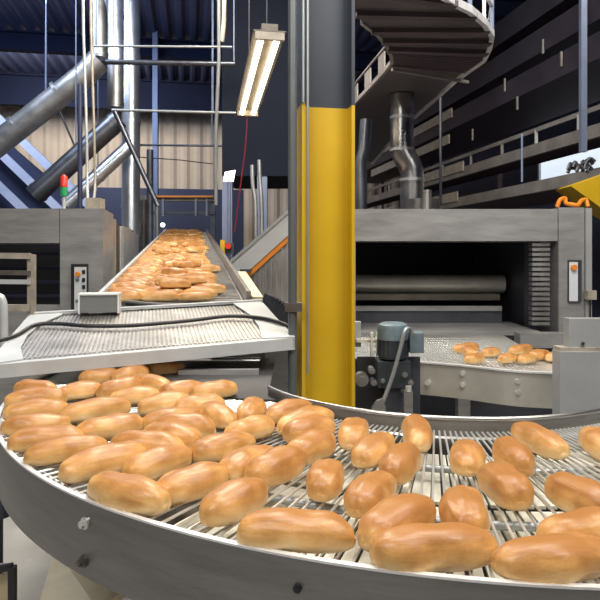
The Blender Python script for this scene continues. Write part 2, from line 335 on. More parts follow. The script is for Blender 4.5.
# (ends of the long axis, mesh, lift, roll in degrees, label)
LV = [
 (12,387,50,390,1,0,0,'small golden loaf tucked highest up at the left rim, under the white table corner'),
 (4,399,64,396,0,0,0,'golden loaf across the left rim, in front of the small topmost one'),
 (4,411,68,406,4,0,0,'pale sided loaf at left rim, hard against a second loaf behind it'),
 (-2,427,66,421,7,0,0,'brown topped loaf at left rim, mostly behind a brighter golden loaf'),
 (5,440,79,435,3,0,0,'bright golden loaf at left rim, in front of the brown topped one'),
 (20,456,102,444,4,0,0,'broad golden loaf with a pale flank, by the rim at the far left front'),
 (61,470,143,452,0,0,0,'golden loaf with a torn crusty notch on its top, left foreground'),
 (90,481,163,503,1,0,14,'tan smooth loaf touching the left front rim, tilted down to the right'),
 (60,393,100,388,7,0,0,'golden loaf in the back row, left of the partly hidden pair'),
 (60,415,130,405,6,.003,10,'mottled brown and cream loaf, biggest of the left back group'),
 (77,431,142,421,3,0,0,'long golden loaf just in front of the mottled brown one'),
 (100,391,136,385,1,0,0,'half hidden loaf behind the back row, left of centre'),
 (111,397,158,393,7,0,0,'dull golden loaf in the second row, right of the mottled one'),
 (132,379,171,387,4,0,0,'dark brown loaf at the very back, below the steel crossbar'),
 (163,393,205,387,0,0,0,'tan loaf at the very back, right of the dark brown one'),
 (201,391,226,388,2,0,0,'short speckled brown loaf at the back, rightmost beside the steel crossbar'),
 (140,407,191,400,7,0,0,'dull tan loaf in the third row from the back, alone in its gap'),
 (174,406,222,401,3,0,0,'arched golden loaf above an end-on loaf, middle of the back'),
 (203,407,228,421,4,.002,0,'plump loaf wedged against the right end of the arched one'),
 (145,422,204,413,7,0,0,'curved golden brown loaf, just left of the arched loaf in mid belt'),
 (158,425,214,426,1,0,0,'slim golden loaf squeezed behind a thick one in mid belt'),
 (146,432,199,440,6,0,0,'thick golden loaf ahead of the slim one in mid belt'),
 (114,443,184,447,1,0,0,'arched loaf partly under a paler loaf, left of centre'),
 (128,471,190,451,4,.004,0,'pale golden loaf leaning on the arched one, left of centre'),
 (191,453,250,438,0,0,0,'golden loaf with a glossy spot, centre left'),
 (157,491,222,472,2,0,0,'scored golden loaf beside the tilted tan one, front left'),
 (206,513,260,487,6,0,0,'big golden loaf pointing away, just behind the longest front loaf'),
 (232,533,347,539,3,0,0,'longest loaf lying flat along the front rim with a pale flank, left of centre'),
 (224,470,272,451,2,0,0,'golden loaf with a burst side, paired with a pale one'),
 (251,474,297,457,1,.004,0,'pale yellow loaf pressed into the loaf with the burst side'),
 (228,434,271,422,3,0,0,'slender pale loaf behind the glossy one, mid belt'),
 (244,416,256,402,2,0,0,'small end-on loaf near the inner guard, left of the yellow column'),
 (268,415,309,404,4,0,0,'golden loaf nearest the inner guard, left of the yellow column'),
 (278,426,329,414,7,0,0,'long golden loaf, middle of three parallel ones below the yellow column'),
 (286,434,331,423,1,0,0,'golden loaf, front one of three parallel ones below the yellow column'),
 (290,455,329,437,3,0,0,'golden loaf pointing to the inner guard, in front of the three parallel ones'),
 (320,490,331,463,5,0,0,'end-on loaf with two score lines standing alone at the centre'),
 (350,443,357,420,5,0,0,'end-on scored loaf just right of the yellow column foot'),
 (362,459,388,438,6,0,0,'dark nosed loaf touching the end-on one right of the yellow column'),
 (390,475,411,451,1,0,0,'smooth golden loaf, next to the dark nosed one'),
 (418,443,414,421,1,0,0,'smooth end-on loaf nearest the inner guard, right of centre'),
 (357,507,386,479,2,0,0,'plump scored loaf behind the brown pair at the centre front'),
 (365,538,426,506,6,0,0,'brown loaf lying on the slant behind a long one at the front rim'),
 (368,559,494,549,0,0,0,'long loaf lying flat along the front rim, right of centre'),
 (468,466,467,444,4,0,0,'round nosed end-on loaf alone above the shadow, right of centre'),
 (521,467,502,443,1,0,0,'loaf half hidden behind the scored slanting one, right of centre'),
 (522,499,491,468,5,0,0,'scored loaf slanting down to the right with shadow in front'),
 (564,449,519,428,0,0,0,'long golden loaf with a dark tip, nearest the inner guard at right'),
 (617,456,586,433,4,0,0,'golden loaf cut by the right picture edge, near the inner guard'),
 (610,509,554,482,1,0,0,'smooth golden loaf at right with a shallow dent on top'),
 (469,524,463,497,2,0,0,'end-on scored loaf behind the long flat one, right of centre'),
 (543,535,628,522,3,0,0,'golden loaf behind the rightmost front loaf'),
 (503,577,625,562,7,0,0,'large tan loaf lying along the front rim at the right corner'),
 (150,368,180,366,0,0,0,'golden loaf glimpsed under the white table edge, right of the others there'),
 (84,377,116,373,3,0,0,'golden loaf glimpsed under the white table edge, left of another'),
 (116,377,146,371,1,0,0,'golden loaf glimpsed under the white table edge, between two others'),
]
loaves = []
for (x0, y0, x1, y1, mi, lift, roll, lab) in LV:
    a = onplane(x0, y0, .402); b = onplane(x1, y1, .402); c = (a+b)/2; d = b-a
    L = min(.184, max(.145, d.length*1.02+.006)); loaves.append([c.x, c.y, math.atan2(d.y, d.x), L, mi, lift, roll, lab])
def segd(l, m):                                  # closest points of two capsules in plan
    best = None
    for s in [-1, -.6, -.2, .2, .6, 1]:
        p = Vector((l[0]+math.cos(l[2])*(l[3]/2-.032)*s, l[1]+math.sin(l[2])*(l[3]/2-.032)*s))
        mc = Vector((m[0], m[1])); md = Vector((math.cos(m[2]), math.sin(m[2]))); t = max(-(m[3]/2-.032), min(m[3]/2-.032, (p-mc).dot(md))); q = mc+md*t
        d = p-q
        if best is None or d.length < best[0]: best = (d.length, d, s, t)
    return best
home = [(l[0], l[1]) for l in loaves]
for it in range(80):
    for l, h_ in zip(loaves, home): l[0] += (h_[0]-l[0])*.18; l[1] += (h_[1]-l[1])*.18
    for i in range(len(loaves)):
        for j in range(i):
            for A_, B_ in ((loaves[i], loaves[j]), (loaves[j], loaves[i])):
                dd, d, s, t = segd(A_, B_)
                if dd < .059:
                    k = (.059-dd)*.2; n_ = d.normalized() if dd > 1e-4 else Vector((0, 1))
                    A_[0] += n_.x*k; A_[1] += n_.y*k; B_[0] -= n_.x*k; B_[1] -= n_.y*k
    for l in loaves:                             # stay between the guards
        for s in (-1, 0, 1):
            px = l[0]+math.cos(l[2])*(l[3]/2-.03)*s; py = l[1]+math.sin(l[2])*(l[3]/2-.03)*s
            dx, dy = px-CX, py-CY
            r_ = math.hypot(dx, dy) if dy < 0 else abs(dx)
            e = Vector((dx, dy)).normalized() if dy < 0 else Vector((math.copysign(1, dx), 0))
            if r_ > RO-.031: l[0] -= e.x*(r_-RO+.031)*.5; l[1] -= e.y*(r_-RO+.031)*.5
            if r_ < RI+.039: l[0] += e.x*(RI+.039-r_)*.5; l[1] += e.y*(RI+.039-r_)*.5
for (x, y, a, L, mi, lift, roll, lab) in loaves:
    o = bpy.data.objects.new('bread_loaf', LM[mi]); COL.objects.link(o)
    o.location = (x, y, ZB+lift*.3); o.rotation_euler = (math.radians(roll*.3+R.uniform(-7, 7)), 0, a+(math.pi if R.random() < .5 else 0)); s = L/.168
    o.scale = (s, 1+R.uniform(-.03, .04), 1+R.uniform(-.05, .06))
    tag(o, lab, 'bread', 'bread loaves on the round wire belt')

# ================================================================== WHITE TRANSFER TABLE
fl = P(-14, 366, 1.95); fr = P(295, 338, 2.3); rl = P(30, 315, 2.55); rr_ = P(262, 305, 2.85)
# keep it planar: least-squares by correcting one corner
nrm = (fr-fl).cross(rl-fl).normalized()
if nrm.z < 0: nrm = -nrm
rr_ = rr_-nrm*(rr_-fl).dot(nrm)
tb = thing('transfer_table', 'white framed sloping mesh transfer table above the left end of the round conveyor', 'conveyor', ((fl.x+fr.x)/2, (fl.y+fr.y)/2, 0))
ex = (fr-fl).normalized(); ey = (rl-fl).normalized()
def TBp(s, t, h=0): return fl.lerp(fr, s).lerp(rl.lerp(rr_, s), t)+nrm*h
bm = B(); n1, n2 = 60, 34
for i in range(n1): beam(bm, TBp(.05+.9*i/(n1-1), .09, -.006), TBp(.05+.9*i/(n1-1), .97, -.006), .0075, .005, nrm)
for j in range(n2): beam(bm, TBp(.05, .09+.88*j/(n2-1), -.0085), TBp(.95, .09+.88*j/(n2-1), -.0085), .012, .004, nrm)
obj('mesh_belt', bm, M['galv'], tb)
bm = prism(B(), [TBp(.03, .04, -.03), TBp(.97, .04, -.03), TBp(.97, .98, -.03), TBp(.03, .98, -.03)], nrm*.008); obj('bed_plate', bm, M['white'], tb)
bm = prism(B(), [TBp(0, 0, 0), TBp(1.0, 0, 0), TBp(1, .04, 0), TBp(0, .04, 0)], nrm*-.004)
prism(bm, [TBp(0, 0, 0), TBp(1.0, 0, 0), TBp(1, .006, 0), TBp(0, .006, 0)], (0, 0, -.043)); obj('front_bar', bm, M['white'], tb)
pts = [TBp(0, .0), TBp(.10, .04), TBp(.065, .25), TBp(.055, .5), TBp(.075, .75), TBp(.13, .93), TBp(.13, 1), TBp(.03, 1), TBp(0, .93)]
bm = prism(B(), pts, nrm*.005); prism(bm, [TBp(0, 0), TBp(.008, 0), TBp(.008, 1), TBp(0, 1)], (0, 0, -.045)); obj('side_frame', bm, M['white'], tb)
pts = [TBp(1, 0), TBp(.88, .04), TBp(.90, .3), TBp(.90, .6), TBp(.86, .97), TBp(.99, 1)]
bm = prism(B(), pts, nrm*.005); prism(bm, [TBp(1, 0), TBp(.992, 0), TBp(.992, 1), TBp(1, 1)], (0, 0, -.035)); obj('side_frame', bm, M['white'], tb)
bm = prism(B(), [TBp(.02, .975), TBp(1, .975), TBp(1, 1), TBp(.02, 1)], nrm*.012); obj('rear_bar', bm, M['white'], tb)
for s, t in ((.30, .97), (.985, .97)):
    p = TBp(s, t, -.03); p.x += (-.03 if s < .5 else .01)
    obj('leg', beam(B(), (p.x, p.y, 0), (p.x, p.y, p.z), .04, .04), M['steel'], tb)
c = TBp(.285, .97, .02); bm = box(B(), c+Vector((0, -.01, .02)), (.150, .08, .075), AF); o = obj('junction_box', bm, M['box'], None, False, .004); tag(o, 'grey electrical junction box on the rear edge of the white mesh table', 'junction box')
bm = box(B(), c+Vector((0, -.01, .058)), (.165, .09, .007), AF)
box(bm, c+V*-.078+Vector((0, -.01, .018)), (.006, .088, .08), AF); box(bm, c+V*.078+Vector((0, -.01, .018)), (.006, .088, .08), AF)
obj('lid', bm, M['boxlid'], o)
cab = curve([P(-20, 345, 2.1), TBp(.02, .45, .012), TBp(.06, .66, .012), TBp(.14, .66, .012), TBp(.26, .56, .012), TBp(.4, .50, .012), TBp(.52, .5, .012), TBp(.66, .52, .012), TBp(.8, .56, .012), TBp(.92, .45, .014), TBp(.99, .27, .014), TBp(1.02, .2, .0)])
tag(obj('black_cable', tube(B(), cab, .008, 8), M['black'], None, True), 'black cable lying across the white framed mesh table', 'cable')
# steel plate hanging at the table's right end, the dark quadrant guard, lower return belt
g = thing('end_guard', 'curved steel guard plate under the right end of the white table, left of the column', 'guard', (P(280, 380, 2.75).x, 2.75, 0))
a, b = P(236, 350, 2.9), P(297, 350, 2.62)
bm = B(); beam(bm, (a.x, a.y, 1.0), (b.x, b.y, 1.0), .006, .001); bm.free()
bm = prism(B(), [(a.x, a.y, .55), (b.x, b.y, .55), (b.x, b.y, P(0, 352, 2.62).z), (a.x, a.y, P(0, 348, 2.62).z)], (.0, .01, 0)); obj('plate', bm, M['oven'], g)
pts = curve([P(262, 303, 2.92), P(276, 310, 2.9), P(287, 322, 2.88), P(295, 338, 2.86), P(298, 400, 2.84)], 6)
bm = B()
for p, q in zip(pts, pts[1:]): beam(bm, p, q, .03, .10)
obj('edge_band', bm, M['darkst'], g)
obj('bracket', beam(B(), (a.x+.12, a.y, .2), (a.x+.12, a.y, .6), .04, .04), M['darkst'], g)
obj('foot', box(B(), (a.x+.12, a.y, .1), (.12, .12, .2)), M['darkst'], g)
rb = thing('return_belt', 'short lower wire belt with steel end bar beneath the white table', 'conveyor', (-.35, 2.5, 0))
x0, x1 = P(178, 370, 2.2).x, P(258.5, 370, 2.2).x
obj('end_bar', bb(x0, x1, 2.2, 2.23, P(0, 383, 2.2).z, P(0, 370, 2.2).z), M['oven'], rb, False, .004)
bm = B()
for i in range(18):
    x = x0+(x1-x0)*i/45; tube(bm, [(x, 2.25, ZB+.05), (x, 2.9, ZB+.08)], .004, 6)
for j in range(14): tube(bm, [(x0, 2.26+j*.046, ZB+.046+j*.0022), (x1, 2.26+j*.046, ZB+.046+j*.0022)], .003, 6)
obj('wire_mesh', bm, M['rod'], rb, True)
obj('backing_sheet', bb(x0, x1, 2.33, 2.92, ZB+.002, ZB+.008), M['dirty'], rb)
for x in (x0+.02, x1-.02): obj('leg', bb(x-.02, x+.02, 2.93, 2.97, 0, ZB+.05), M['steel'], rb)

# ================================================================== LONG INCLINED BELT
Bn = P(176, 303, 2.87); Bf = P(186.5, 232, 10.5); bd = (Bf-Bn); BL = bd.length; bd.normalize(); bs = Vector((bd.y, -bd.x, 0)).normalized(); bu = bs.cross(bd)
def BP(a, t, h=0): return Bn+bd*t+bs*a+bu*h
ic = thing('inclined_conveyor', 'long straight conveyor packed with loaves rising towards the far wall', 'conveyor', (Bn.x, Bn.y, 0))
bm = beam(B(), BP(0, 0, -.012), BP(0, BL, -.012), .64, .014, bu)
obj('belt', bm, M['galv'], ic)
bm = B()
for i in range(int(BL/.05)): beam(bm, BP(-.31, i*.05, -.003), BP(.31, i*.05, -.003), .006, .005, bu)
obj('belt_wires', bm, M['steel'], ic)
bm = beam(B(), BP(-.335, -.03, .0), BP(-.335, BL, .0), .02, .11, bu); obj('side_rail', bm, M['white'], ic)
bm = beam(B(), BP(.335, -.03, .0), BP(.335, BL, .0), .02, .11, bu); obj('side_rail', bm, M['steel'], ic)
obj('side_guard', beam(B(), BP(.38, .0, .0), BP(.38, .95, .02), .05, .05, bu), M['cream'], ic)
for t in (.5, 3, 5.5, BL-.1):
    for s in (-.335, .335):
        p = BP(s, t, -.04); obj('leg', bb(p.x-.025, p.x+.025, p.y-.025, p.y+.025, 0, p.z), M['steel'], ic)
tag(obj('rubber_hose', tube(B(), curve([BP(-.22, -.045, .012), BP(-.1, -.06, .0), BP(.08, -.06, -.004), BP(.25, -.05, .008), BP(.33, -.07, .005)]), .014, 10), M['black'], None, True), 'black rubber hose across the near end of the long loaf conveyor', 'hose')
k = 0
bands = [('golden loaf in the packed layer on the near third of the long conveyor', 'packed loaves on the near third of the long conveyor'),
         ('golden loaf in the packed layer on the middle of the long conveyor', 'packed loaves on the middle of the long conveyor'),
         ('golden loaf on the far end of the long conveyor', 'packed loaves on the far end of the long conveyor')]
t = .045; row = 0; rot0 = math.atan2(bs.y, bs.x)
while t < BL-.05 and k < 288:
    gapz = 5.6 < t < 6.3
    for c_ in (0, 1, 2):
        if gapz and R.random() < .6: continue
        if c_ == 2 and R.random() < .12: continue
        a = -.245+c_*.168+(row % 2)*.03+R.uniform(-.012, .012)
        if row % 7 == 3 and c_ == 2: a += .05
        o = bpy.data.objects.new('bread_loaf', LM[(k*5+row) % 8]); COL.objects.link(o)
        o.location = BP(a, t+R.uniform(-.006, .006), .001); o.rotation_euler = (0, 0, rot0+R.uniform(-.16, .16)+(math.pi if R.random() < .5 else 0))
        s = R.uniform(.96, 1.06); o.scale = (s, s, s*R.uniform(.85, 1.05)); q = 0 if t < 1.4 else (1 if t < 5.2 else 2)
        tag(o, bands[q][0], 'bread', bands[q][1]); k += 1
    t += .076 if t < 4 else .082; row += 1
# a handful lying on top of the layer
for i in range(16):
    t = .15+R.random()**1.3*3.2; a = R.uniform(-.2, .12)
    o = bpy.data.objects.new('bread_loaf', LM[i % 8]); COL.objects.link(o); o.location = BP(a, t, .046); o.rotation_euler = (R.uniform(-.1, .1), R.uniform(-.08, .08), rot0+R.uniform(-.6, .6))
    o.scale = (.95, .95, .9); tag(o, 'golden loaf lying on top of the packed layer of the long conveyor', 'bread', 'loaves on top of the packed layer')

# ================================================================== COLUMN, PIPE
cz = 2.35; xl, xr = P(302, 0, cz).x, P(356, 0, cz).x; zs = P(0, 103, cz).z
col = thing('steel_column', 'steel building column, yellow below and slate grey above, behind the round conveyor', 'column', ((xl+xr)/2, cz+.09, 0))
cp0 = Vector((xl, cz, 0)); CWd = .207
def cbox(a0, a1, d0, d1, z0, z1, bm=None): return box(bm or B(), cp0+V*((a0+a1)/2)+U*((d0+d1)/2)+ZV*((z0+z1)/2), (a1-a0, d1-d0, z1-z0), AF)
def ibeam(z0, z1):
    bm = cbox(0, .013, 0, .24, z0, z1); cbox(CWd-.013, CWd, 0, .24, z0, z1, bm); cbox(.013, CWd-.013, .06, .072, z0, z1, bm); return bm
obj('column_base', ibeam(0, zs), M['yellow'], col, False, .002); obj('column_shaft', ibeam(zs, H), M['slate'], col, False, .002)
obj('cover_strip', cbox(.015, .036, .035, .058, .3, zs-.002), M['yellow'], col, False, .003)
for k_, z_ in ((.004, zs), (.021, 1.0)): obj('conduit', tube(B(), [cp0+V*k_-U*.006+ZV*z_, cp0+V*k_-U*.006+ZV*H], .005, 10), M['pipe'], col, True)
pp = P(292.5, 0, 2.33).x
sp = tag(obj('stand_pipe', tube(B(), [(pp, 2.33, 0), (pp, 2.33, H)], .0165, 16), M['pipedk'], None, True), 'slim grey vertical pipe clamped to the left side of the column', 'pipe')
zc = P(0, 308, 2.33).z
bm = bb(pp-.028, xl+.0, 2.305, 2.36, zc-.012, zc+.02); obj('clamp', bm, M['dirty'], sp, False, .003)

# ================================================================== LEFT OVEN
ZO = 4.4; zt = P(0, 208.5, ZO).z; xo = P(103, 0, ZO).x; xp = P(60, 0, ZO).x
ov = thing('tunnel_oven', 'grey steel oven with dark open mouth behind the white table at left', 'oven', (xo-.8, ZO+1, 0))
obj('corner_panel', prism(B(), [(xp, ZO, 0), (xo, ZO, 0), (xo-.178*.6, ZO+.6, 0), (xp-.178*.6, ZO+.6, 0)], (0, 0, zt)), M['oven'], ov, False, .006)
zh = P(0, 243, ZO).z
obj('hood', bb(-3.4, xp-.005, ZO, ZO+.6, zh, zt), M['oven'], ov, False, .006)
def shear(z0, z1, x0, x1, y0, y1): return prism(B(), [(x0-.178*(y0-ZO), y0, z0), (x1-.178*(y0-ZO), y0, z0), (x1-.178*(y1-ZO), y1, z0), (x0-.178*(y1-ZO), y1, z0)], (0, 0, z1-z0))
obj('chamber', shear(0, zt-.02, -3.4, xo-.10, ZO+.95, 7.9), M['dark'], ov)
obj('front_apron', bb(-3.4, xp-.005, ZO+.02, ZO+.06, 0, P(0, 305, ZO).z), M['oven'], ov)
for i in range(4):
    zz = P(0, 254+i*16, ZO).z; obj('shelf_rail', bb(-3.4, xp, ZO+.6, ZO+.63, zz-.01, zz+.012), M['navy'], ov)
y = ZO+.62
for i, (dy, m) in enumerate(((.28, 'cream'), (.12, 'white'), (.14, 'dirty'), (.1, 'cream'), (.12, 'white'))):
    obj('side_column', shear(0, zt-.03-.01*i, xo-.12, xo-.01-.02*(i % 2), y, y+dy-.02), M[m if m != 'cream' else 'wood'], ov, False, .004); y += dy
obj('side_panel', shear(0, zt-.06, xo-.10, xo-.0, y, y+.85), M['greyp'], ov, False, .006); y += .87
obj('side_panel', shear(0, zt-.08, xo-.10, xo-.0, y, y+.85), M['greyp'], ov, False, .006)
cp = tag(obj('control_panel', bb(P(72, 0, ZO).x, P(88.5, 0, ZO).x, ZO-.02, ZO-.001, P(0, 314, ZO).z, P(0, 264, ZO).z), M['black'], None, False, .004), 'black framed control panel on the left oven front', 'control panel')
q = P(0, 0, ZO-.02); ux = lambda x, Z=ZO-.02: P(x, 0, Z).x; uz = lambda y, Z=ZO-.02: P(0, y, Z).z
obj('face_plate', bb(ux(74.5), ux(86.5), ZO-.024, ZO-.02, uz(312), uz(267)), M['label'], cp)
obj('indicator', tube(B(), [(ux(78.5), ZO-.026, uz(274)), (ux(78.5), ZO-.045, uz(274))], .017, 16), M['orange'], cp)
for i, yy in enumerate((272, 280, 287, 294, 301, 307)):
    obj('key', bb(ux(82.5), ux(85.5), ZO-.03, ZO-.024, uz(yy+2), uz(yy-2)), M['black'], cp)
    if i in (1, 4): obj('key', bb(ux(76), ux(79.5), ZO-.03, ZO-.024, uz(yy+1.6), uz(yy-1.6)), M['motor'], cp)
# trolley frame
rk = thing('rack_trolley', 'worn metal ladder frame trolley in front of the left oven mouth', 'trolley', (-1.85, 3.45, 0))
Zt = 3.4
obj('upright', prism(B(), [P(27, 254, Zt)*1, P(34, 255, Zt), P(34, 0, Zt)*0+Vector((P(34, 0, Zt).x, Zt, 0)), Vector((P(28, 0, Zt).x, Zt, 0))], (0, .03, 0)), M['wood'], rk)
obj('upright', bb(-2.3, -2.26, Zt, Zt+.03, 0, P(0, 250, Zt).z), M['wood'], rk)
for yy, mm, th in ((256, 'wood', .016), (273, 'dirty', .012), (282, 'white', .012), (308, 'wood', .018)):
    obj('crossbar', beam(B(), P(-70, yy-1, Zt-.01), P(30, yy, Zt-.01), .03, th*2), M[mm], rk)
ep = tag(obj('end_hoop', tube(B(), curve([P(-6, 350, 2.9), P(-6, 330, 2.9), P(-5, 305, 2.9), P(-1, 297, 2.9), P(3, 303, 2.9), P(4, 325, 2.9), P(4, 350, 2.9)]), .018, 12), M['white'], None, True), 'white rounded metal hoop at the left picture edge behind the white table', 'rail')
# signal tower on left oven
sgx = P(64, 0, 4.7).x
sg = thing('signal_tower', 'red and green signal light tower standing on the left oven', 'signal light', (sgx, 4.7, zt))
obj('pole', tube(B(), [(sgx, 4.7, zt-.001), (sgx, 4.7, P(0, 197, 4.7).z)], .014, 12), M['white'], sg, True)
obj('green_lens', tube(B(), [(sgx, 4.7, P(0, 196, 4.7).z), (sgx, 4.7, P(0, 187.5, 4.7).z)], .027, 16), M['green'], sg, True)
obj('red_lens', tube(B(), [(sgx, 4.7, P(0, 187, 4.7).z), (sgx, 4.7, P(0, 177, 4.7).z), (sgx, 4.7, P(0, 175, 4.7).z)], .027, 16, True, [.027, .027, .012]), M['red'], sg, True)
x = P(95, 0, 4.7).x
tag(obj('terminal_box', bb(x-.06, x+.05, 4.66, 4.78, zt-.001, zt+.10), M['wood'], None, False, .006), 'pale terminal box on the left oven where the white conduits end', 'junction box')

# ================================================================== RIGHT OVEN
X0, X1, X2, X3, X4 = P(312, 0, ZO).x, P(357, 0, ZO).x, P(531, 0, ZO).x, P(558, 0, ZO).x, P(589.5, 0, ZO).x
ztR = P(0, 209, ZO).z; zl = P(0, 241, ZO).z; zsill = P(0, 330, ZO).z
ro = thing('tunnel_oven', 'wide steel oven with open mouth and roller inside, right of the column', 'oven', ((X0+X4)/2, ZO+1, 0))
obj('hood', bb(X0, X3-.003, ZO, ZO+.5, zl, ztR), M['oven'], ro, False, .006)
obj('corner_panel', bb(X3, P(583.5, 0, ZO).x, ZO-.01, ZO+.5, .0, ztR+.01), M['oven'], ro, False, .006)
obj('corner_panel', bb(P(584, 0, ZO).x, P(590, 0, ZO).x, ZO-.03, ZO+.5, .0, ztR+.005), M['greyp'], ro, False, .005)
obj('corner_panel', bb(X0, X1-.01, ZO, ZO+.5, 0, zl), M['oven'], ro, False, .006)
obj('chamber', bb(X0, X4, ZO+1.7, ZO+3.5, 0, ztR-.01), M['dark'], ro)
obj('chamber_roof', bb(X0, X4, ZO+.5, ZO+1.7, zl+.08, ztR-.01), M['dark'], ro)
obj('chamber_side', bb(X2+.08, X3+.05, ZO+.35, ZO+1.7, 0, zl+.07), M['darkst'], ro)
bm = B()
for i in range(17):
    zz = zsill+.03+i*(zl-zsill-.03)/17; bb(X2+.02, X3-.045, ZO+.03, ZO+.10, zz, zz+.022, bm)
obj('louvre_stack', bm, M['galv'], ro, False, .003)
obj('roller', tube(B(), [(X1-.3, ZO+.75, P(0, 284, ZO+.75).z), (P(503, 0, ZO+.75).x, ZO+.75, P(0, 284, ZO+.75).z)], .078, 28), M['side'], ro, True)
z1, z0 = P(0, 294, ZO+.62).z, P(0, 300, ZO+.62).z; obj('roller_shelf', bb(X1-.2, P(500, 0, ZO+.6).x, ZO+.6, ZO+.9, z0, z1), M['dirty'], ro, False, .003)
obj('sill_face', bb(X1-.2, P(502, 0, ZO+.5).x, ZO+.5, ZO+.53, P(0, 325, ZO+.5).z, P(0, 308, ZO+.5).z), M['darkst'], ro, False, .003)
obj('sill_strip', bb(X1-.2, P(502, 0, ZO+.48).x, ZO+.48, ZO+.5, P(0, 311, ZO+.48).z, P(0, 306, ZO+.48).z), M['oven'], ro)
obj('hearth', bb(X1-.2, X2+.05, ZO-.05, ZO+.6, zsill-.10, zsill-.005), M['oven'], ro, False, .003)
obj('hearth_lip', bb(X1-.2, P(560, 0, ZO).x, ZO-.08, ZO-.052, zsill-.12, zsill-.03), M['black'], ro, False, .003)
obj('corner_shelf', bb(P(515, 0, ZO-.1).x, P(565, 0, ZO-.1).x, ZO-.2, ZO-.082, P(0, 346, ZO-.1).z, P(0, 332, ZO-.1).z), M['oven'], ro, False, .004)
obj('plinth', bb(X0, X3, ZO+.1, ZO+1.6, 0, zsill-.11), M['darkst'], ro)
cp = tag(obj('control_panel', bb(ux(568), ux(581), ZO-.03, ZO-.011, uz(302), uz(260)), M['darkst'], None, False, .004), 'narrow switch panel with an orange knob on the right oven post', 'control panel')
obj('face_plate', bb(ux(568.5), ux(577), ZO-.034, ZO-.03, uz(301), uz(262)), M['label'], cp)
obj('knob', tube(B(), [(ux(572.5), ZO-.034, uz(267.5)), (ux(572.5), ZO-.056, uz(267.5))], .020, 16), M['orange'], cp)
o = tag(obj('limit_switch', bb(ux(583), ux(592), ZO-.09, ZO-.031, uz(299), uz(290)), M['wood'], None, False, .005), 'small grey brown switch box on the right oven edge', 'switch box')
obj('switch_cable', tube(B(), [(ux(588), ZO-.05, uz(299)), (ux(588.5), ZO-.05, uz(330))], .006, 8), M['black'], o)

# small curved conveyor in front of the right oven
DB = .55; zb2 = EYE-DB
pf = [onplane(352, 349, DB), onplane(385, 356, DB), onplane(412, 362, DB), onplane(440, 364.5, DB), onplane(467, 367, DB), onplane(513, 372, DB), onplane(553, 374, DB), onplane(572, 374.5, DB)]
pf = curve(pf, 5)
bk = [Vector((pf[0].x+(pf[-1].x-pf[0].x)*i/(len(pf)-1)*1.15, ZO-.13, zb2)) for i in range(len(pf))]
sc_ = thing('oven_conveyor', 'curved grate conveyor with bolted steel side in front of the right oven', 'conveyor', ((pf[0].x+pf[-1].x)/2, 3.5, 0))
bm = B(); j0 = 8
for a, b in zip(pf[j0:], pf[j0+1:]): prism(bm, [a, b, b+Vector((0, .012, 0)), a+Vector((0, .012, 0))], (0, 0, -.16))
obj('side_plate', bm, M['side'], sc_)
bm = B()
for a, b in zip(pf[j0:], pf[j0+1:]): prism(bm, [a-Vector((0, .01, 0)), b-Vector((0, .01, 0)), b+Vector((0, .02, 0)), a+Vector((0, .02, 0))], (0, 0, .008))
obj('top_edge', bm, M['rim'], sc_)
bm = B(); nn = 62
def lerpl(l, t):
    t *= len(l)-1; i = min(int(t), len(l)-2); return l[i].lerp(l[i+1], t-i)
for i in range(nn+1): tube(bm, [lerpl(pf, i/nn)+Vector((0, .02, -.004)), lerpl(bk, i/nn)+Vector((0, 0, -.004))], .0036, 6)
for j in range(1, 12):
    tube(bm, [lerpl(pf, i/30).lerp(lerpl(bk, i/30), j/12)+Vector((0, 0, -.012)) for i in range(31)], .004, 6)
obj('grate', bm, M['rod'], sc_, True)
bm = B()
for a, b, c, d in zip(pf, pf[1:], bk, bk[1:]): prism(bm, [a+Vector((0, .02, -.05)), b+Vector((0, .02, -.05)), d+Vector((0, 0, -.05)), c+Vector((0, 0, -.05))], (0, 0, -.006))
obj('under_tray', bm, M['white'], sc_)
for px, py in ((427, 383), (462, 373), (462, 384.5), (517, 381), (517, 392)):
    best = min(pf, key=lambda p: abs(300+F_PX*p.x/p.y-px)); c = P(px, py, best.y); obj('bolt', tube(B(), [c+Vector((0, -.002, 0)), c+Vector((0, -.016, 0))], .012, 12), M['rod'], sc_)
for p in (pf[9], pf[20], pf[-1]):
    obj('leg', bb(p.x-.03, p.x+.03, p.y+.05, p.y+.11, 0, zb2-.056), M['steel'], sc_)
SL = [(452, 347, 480, 344, 'loaf leftmost and highest of those before the right oven'), (463, 347, 477, 353, 'loaf just right of the leftmost, before the right oven'),
      (483, 352, 499, 347, 'small loaf second from left before the right oven'), (470, 358, 479, 354, 'small round loaf nearest the motor before the right oven'),
      (509, 349, 532, 345, 'long loaf in the middle of the cluster before the right oven'), (502, 359, 515, 353, 'loaf at the front left of the cluster before the right oven'),
      (520, 359, 532, 352, 'loaf at the front centre of the cluster before the right oven'), (533, 354, 546, 351, 'loaf right of the cluster before the right oven'),
      (550, 356, 562, 352, 'rightmost loaf before the right oven, partly behind the pale box')]
sl = []
for (x0, y0, x1, y1, lab) in SL:
    a = onplane(x0, y0+2, DB-.03); b = onplane(x1, y1+2, DB-.03); c = (a+b)/2; sl.append([c.x, c.y, math.atan2((b-a).y*.6, (b-a).x), .15, 0, 0, 0, lab])
for it in range(40):
    for i in range(len(sl)):
        for j in range(i):
            dd, d, s, t = segd(sl[i], sl[j])
            if dd < .062:
                n_ = d.normalized(); k_ = (.062-dd)*.3; sl[i][0] += n_.x*k_; sl[i][1] += n_.y*k_; sl[j][0] -= n_.x*k_; sl[j][1] -= n_.y*k_
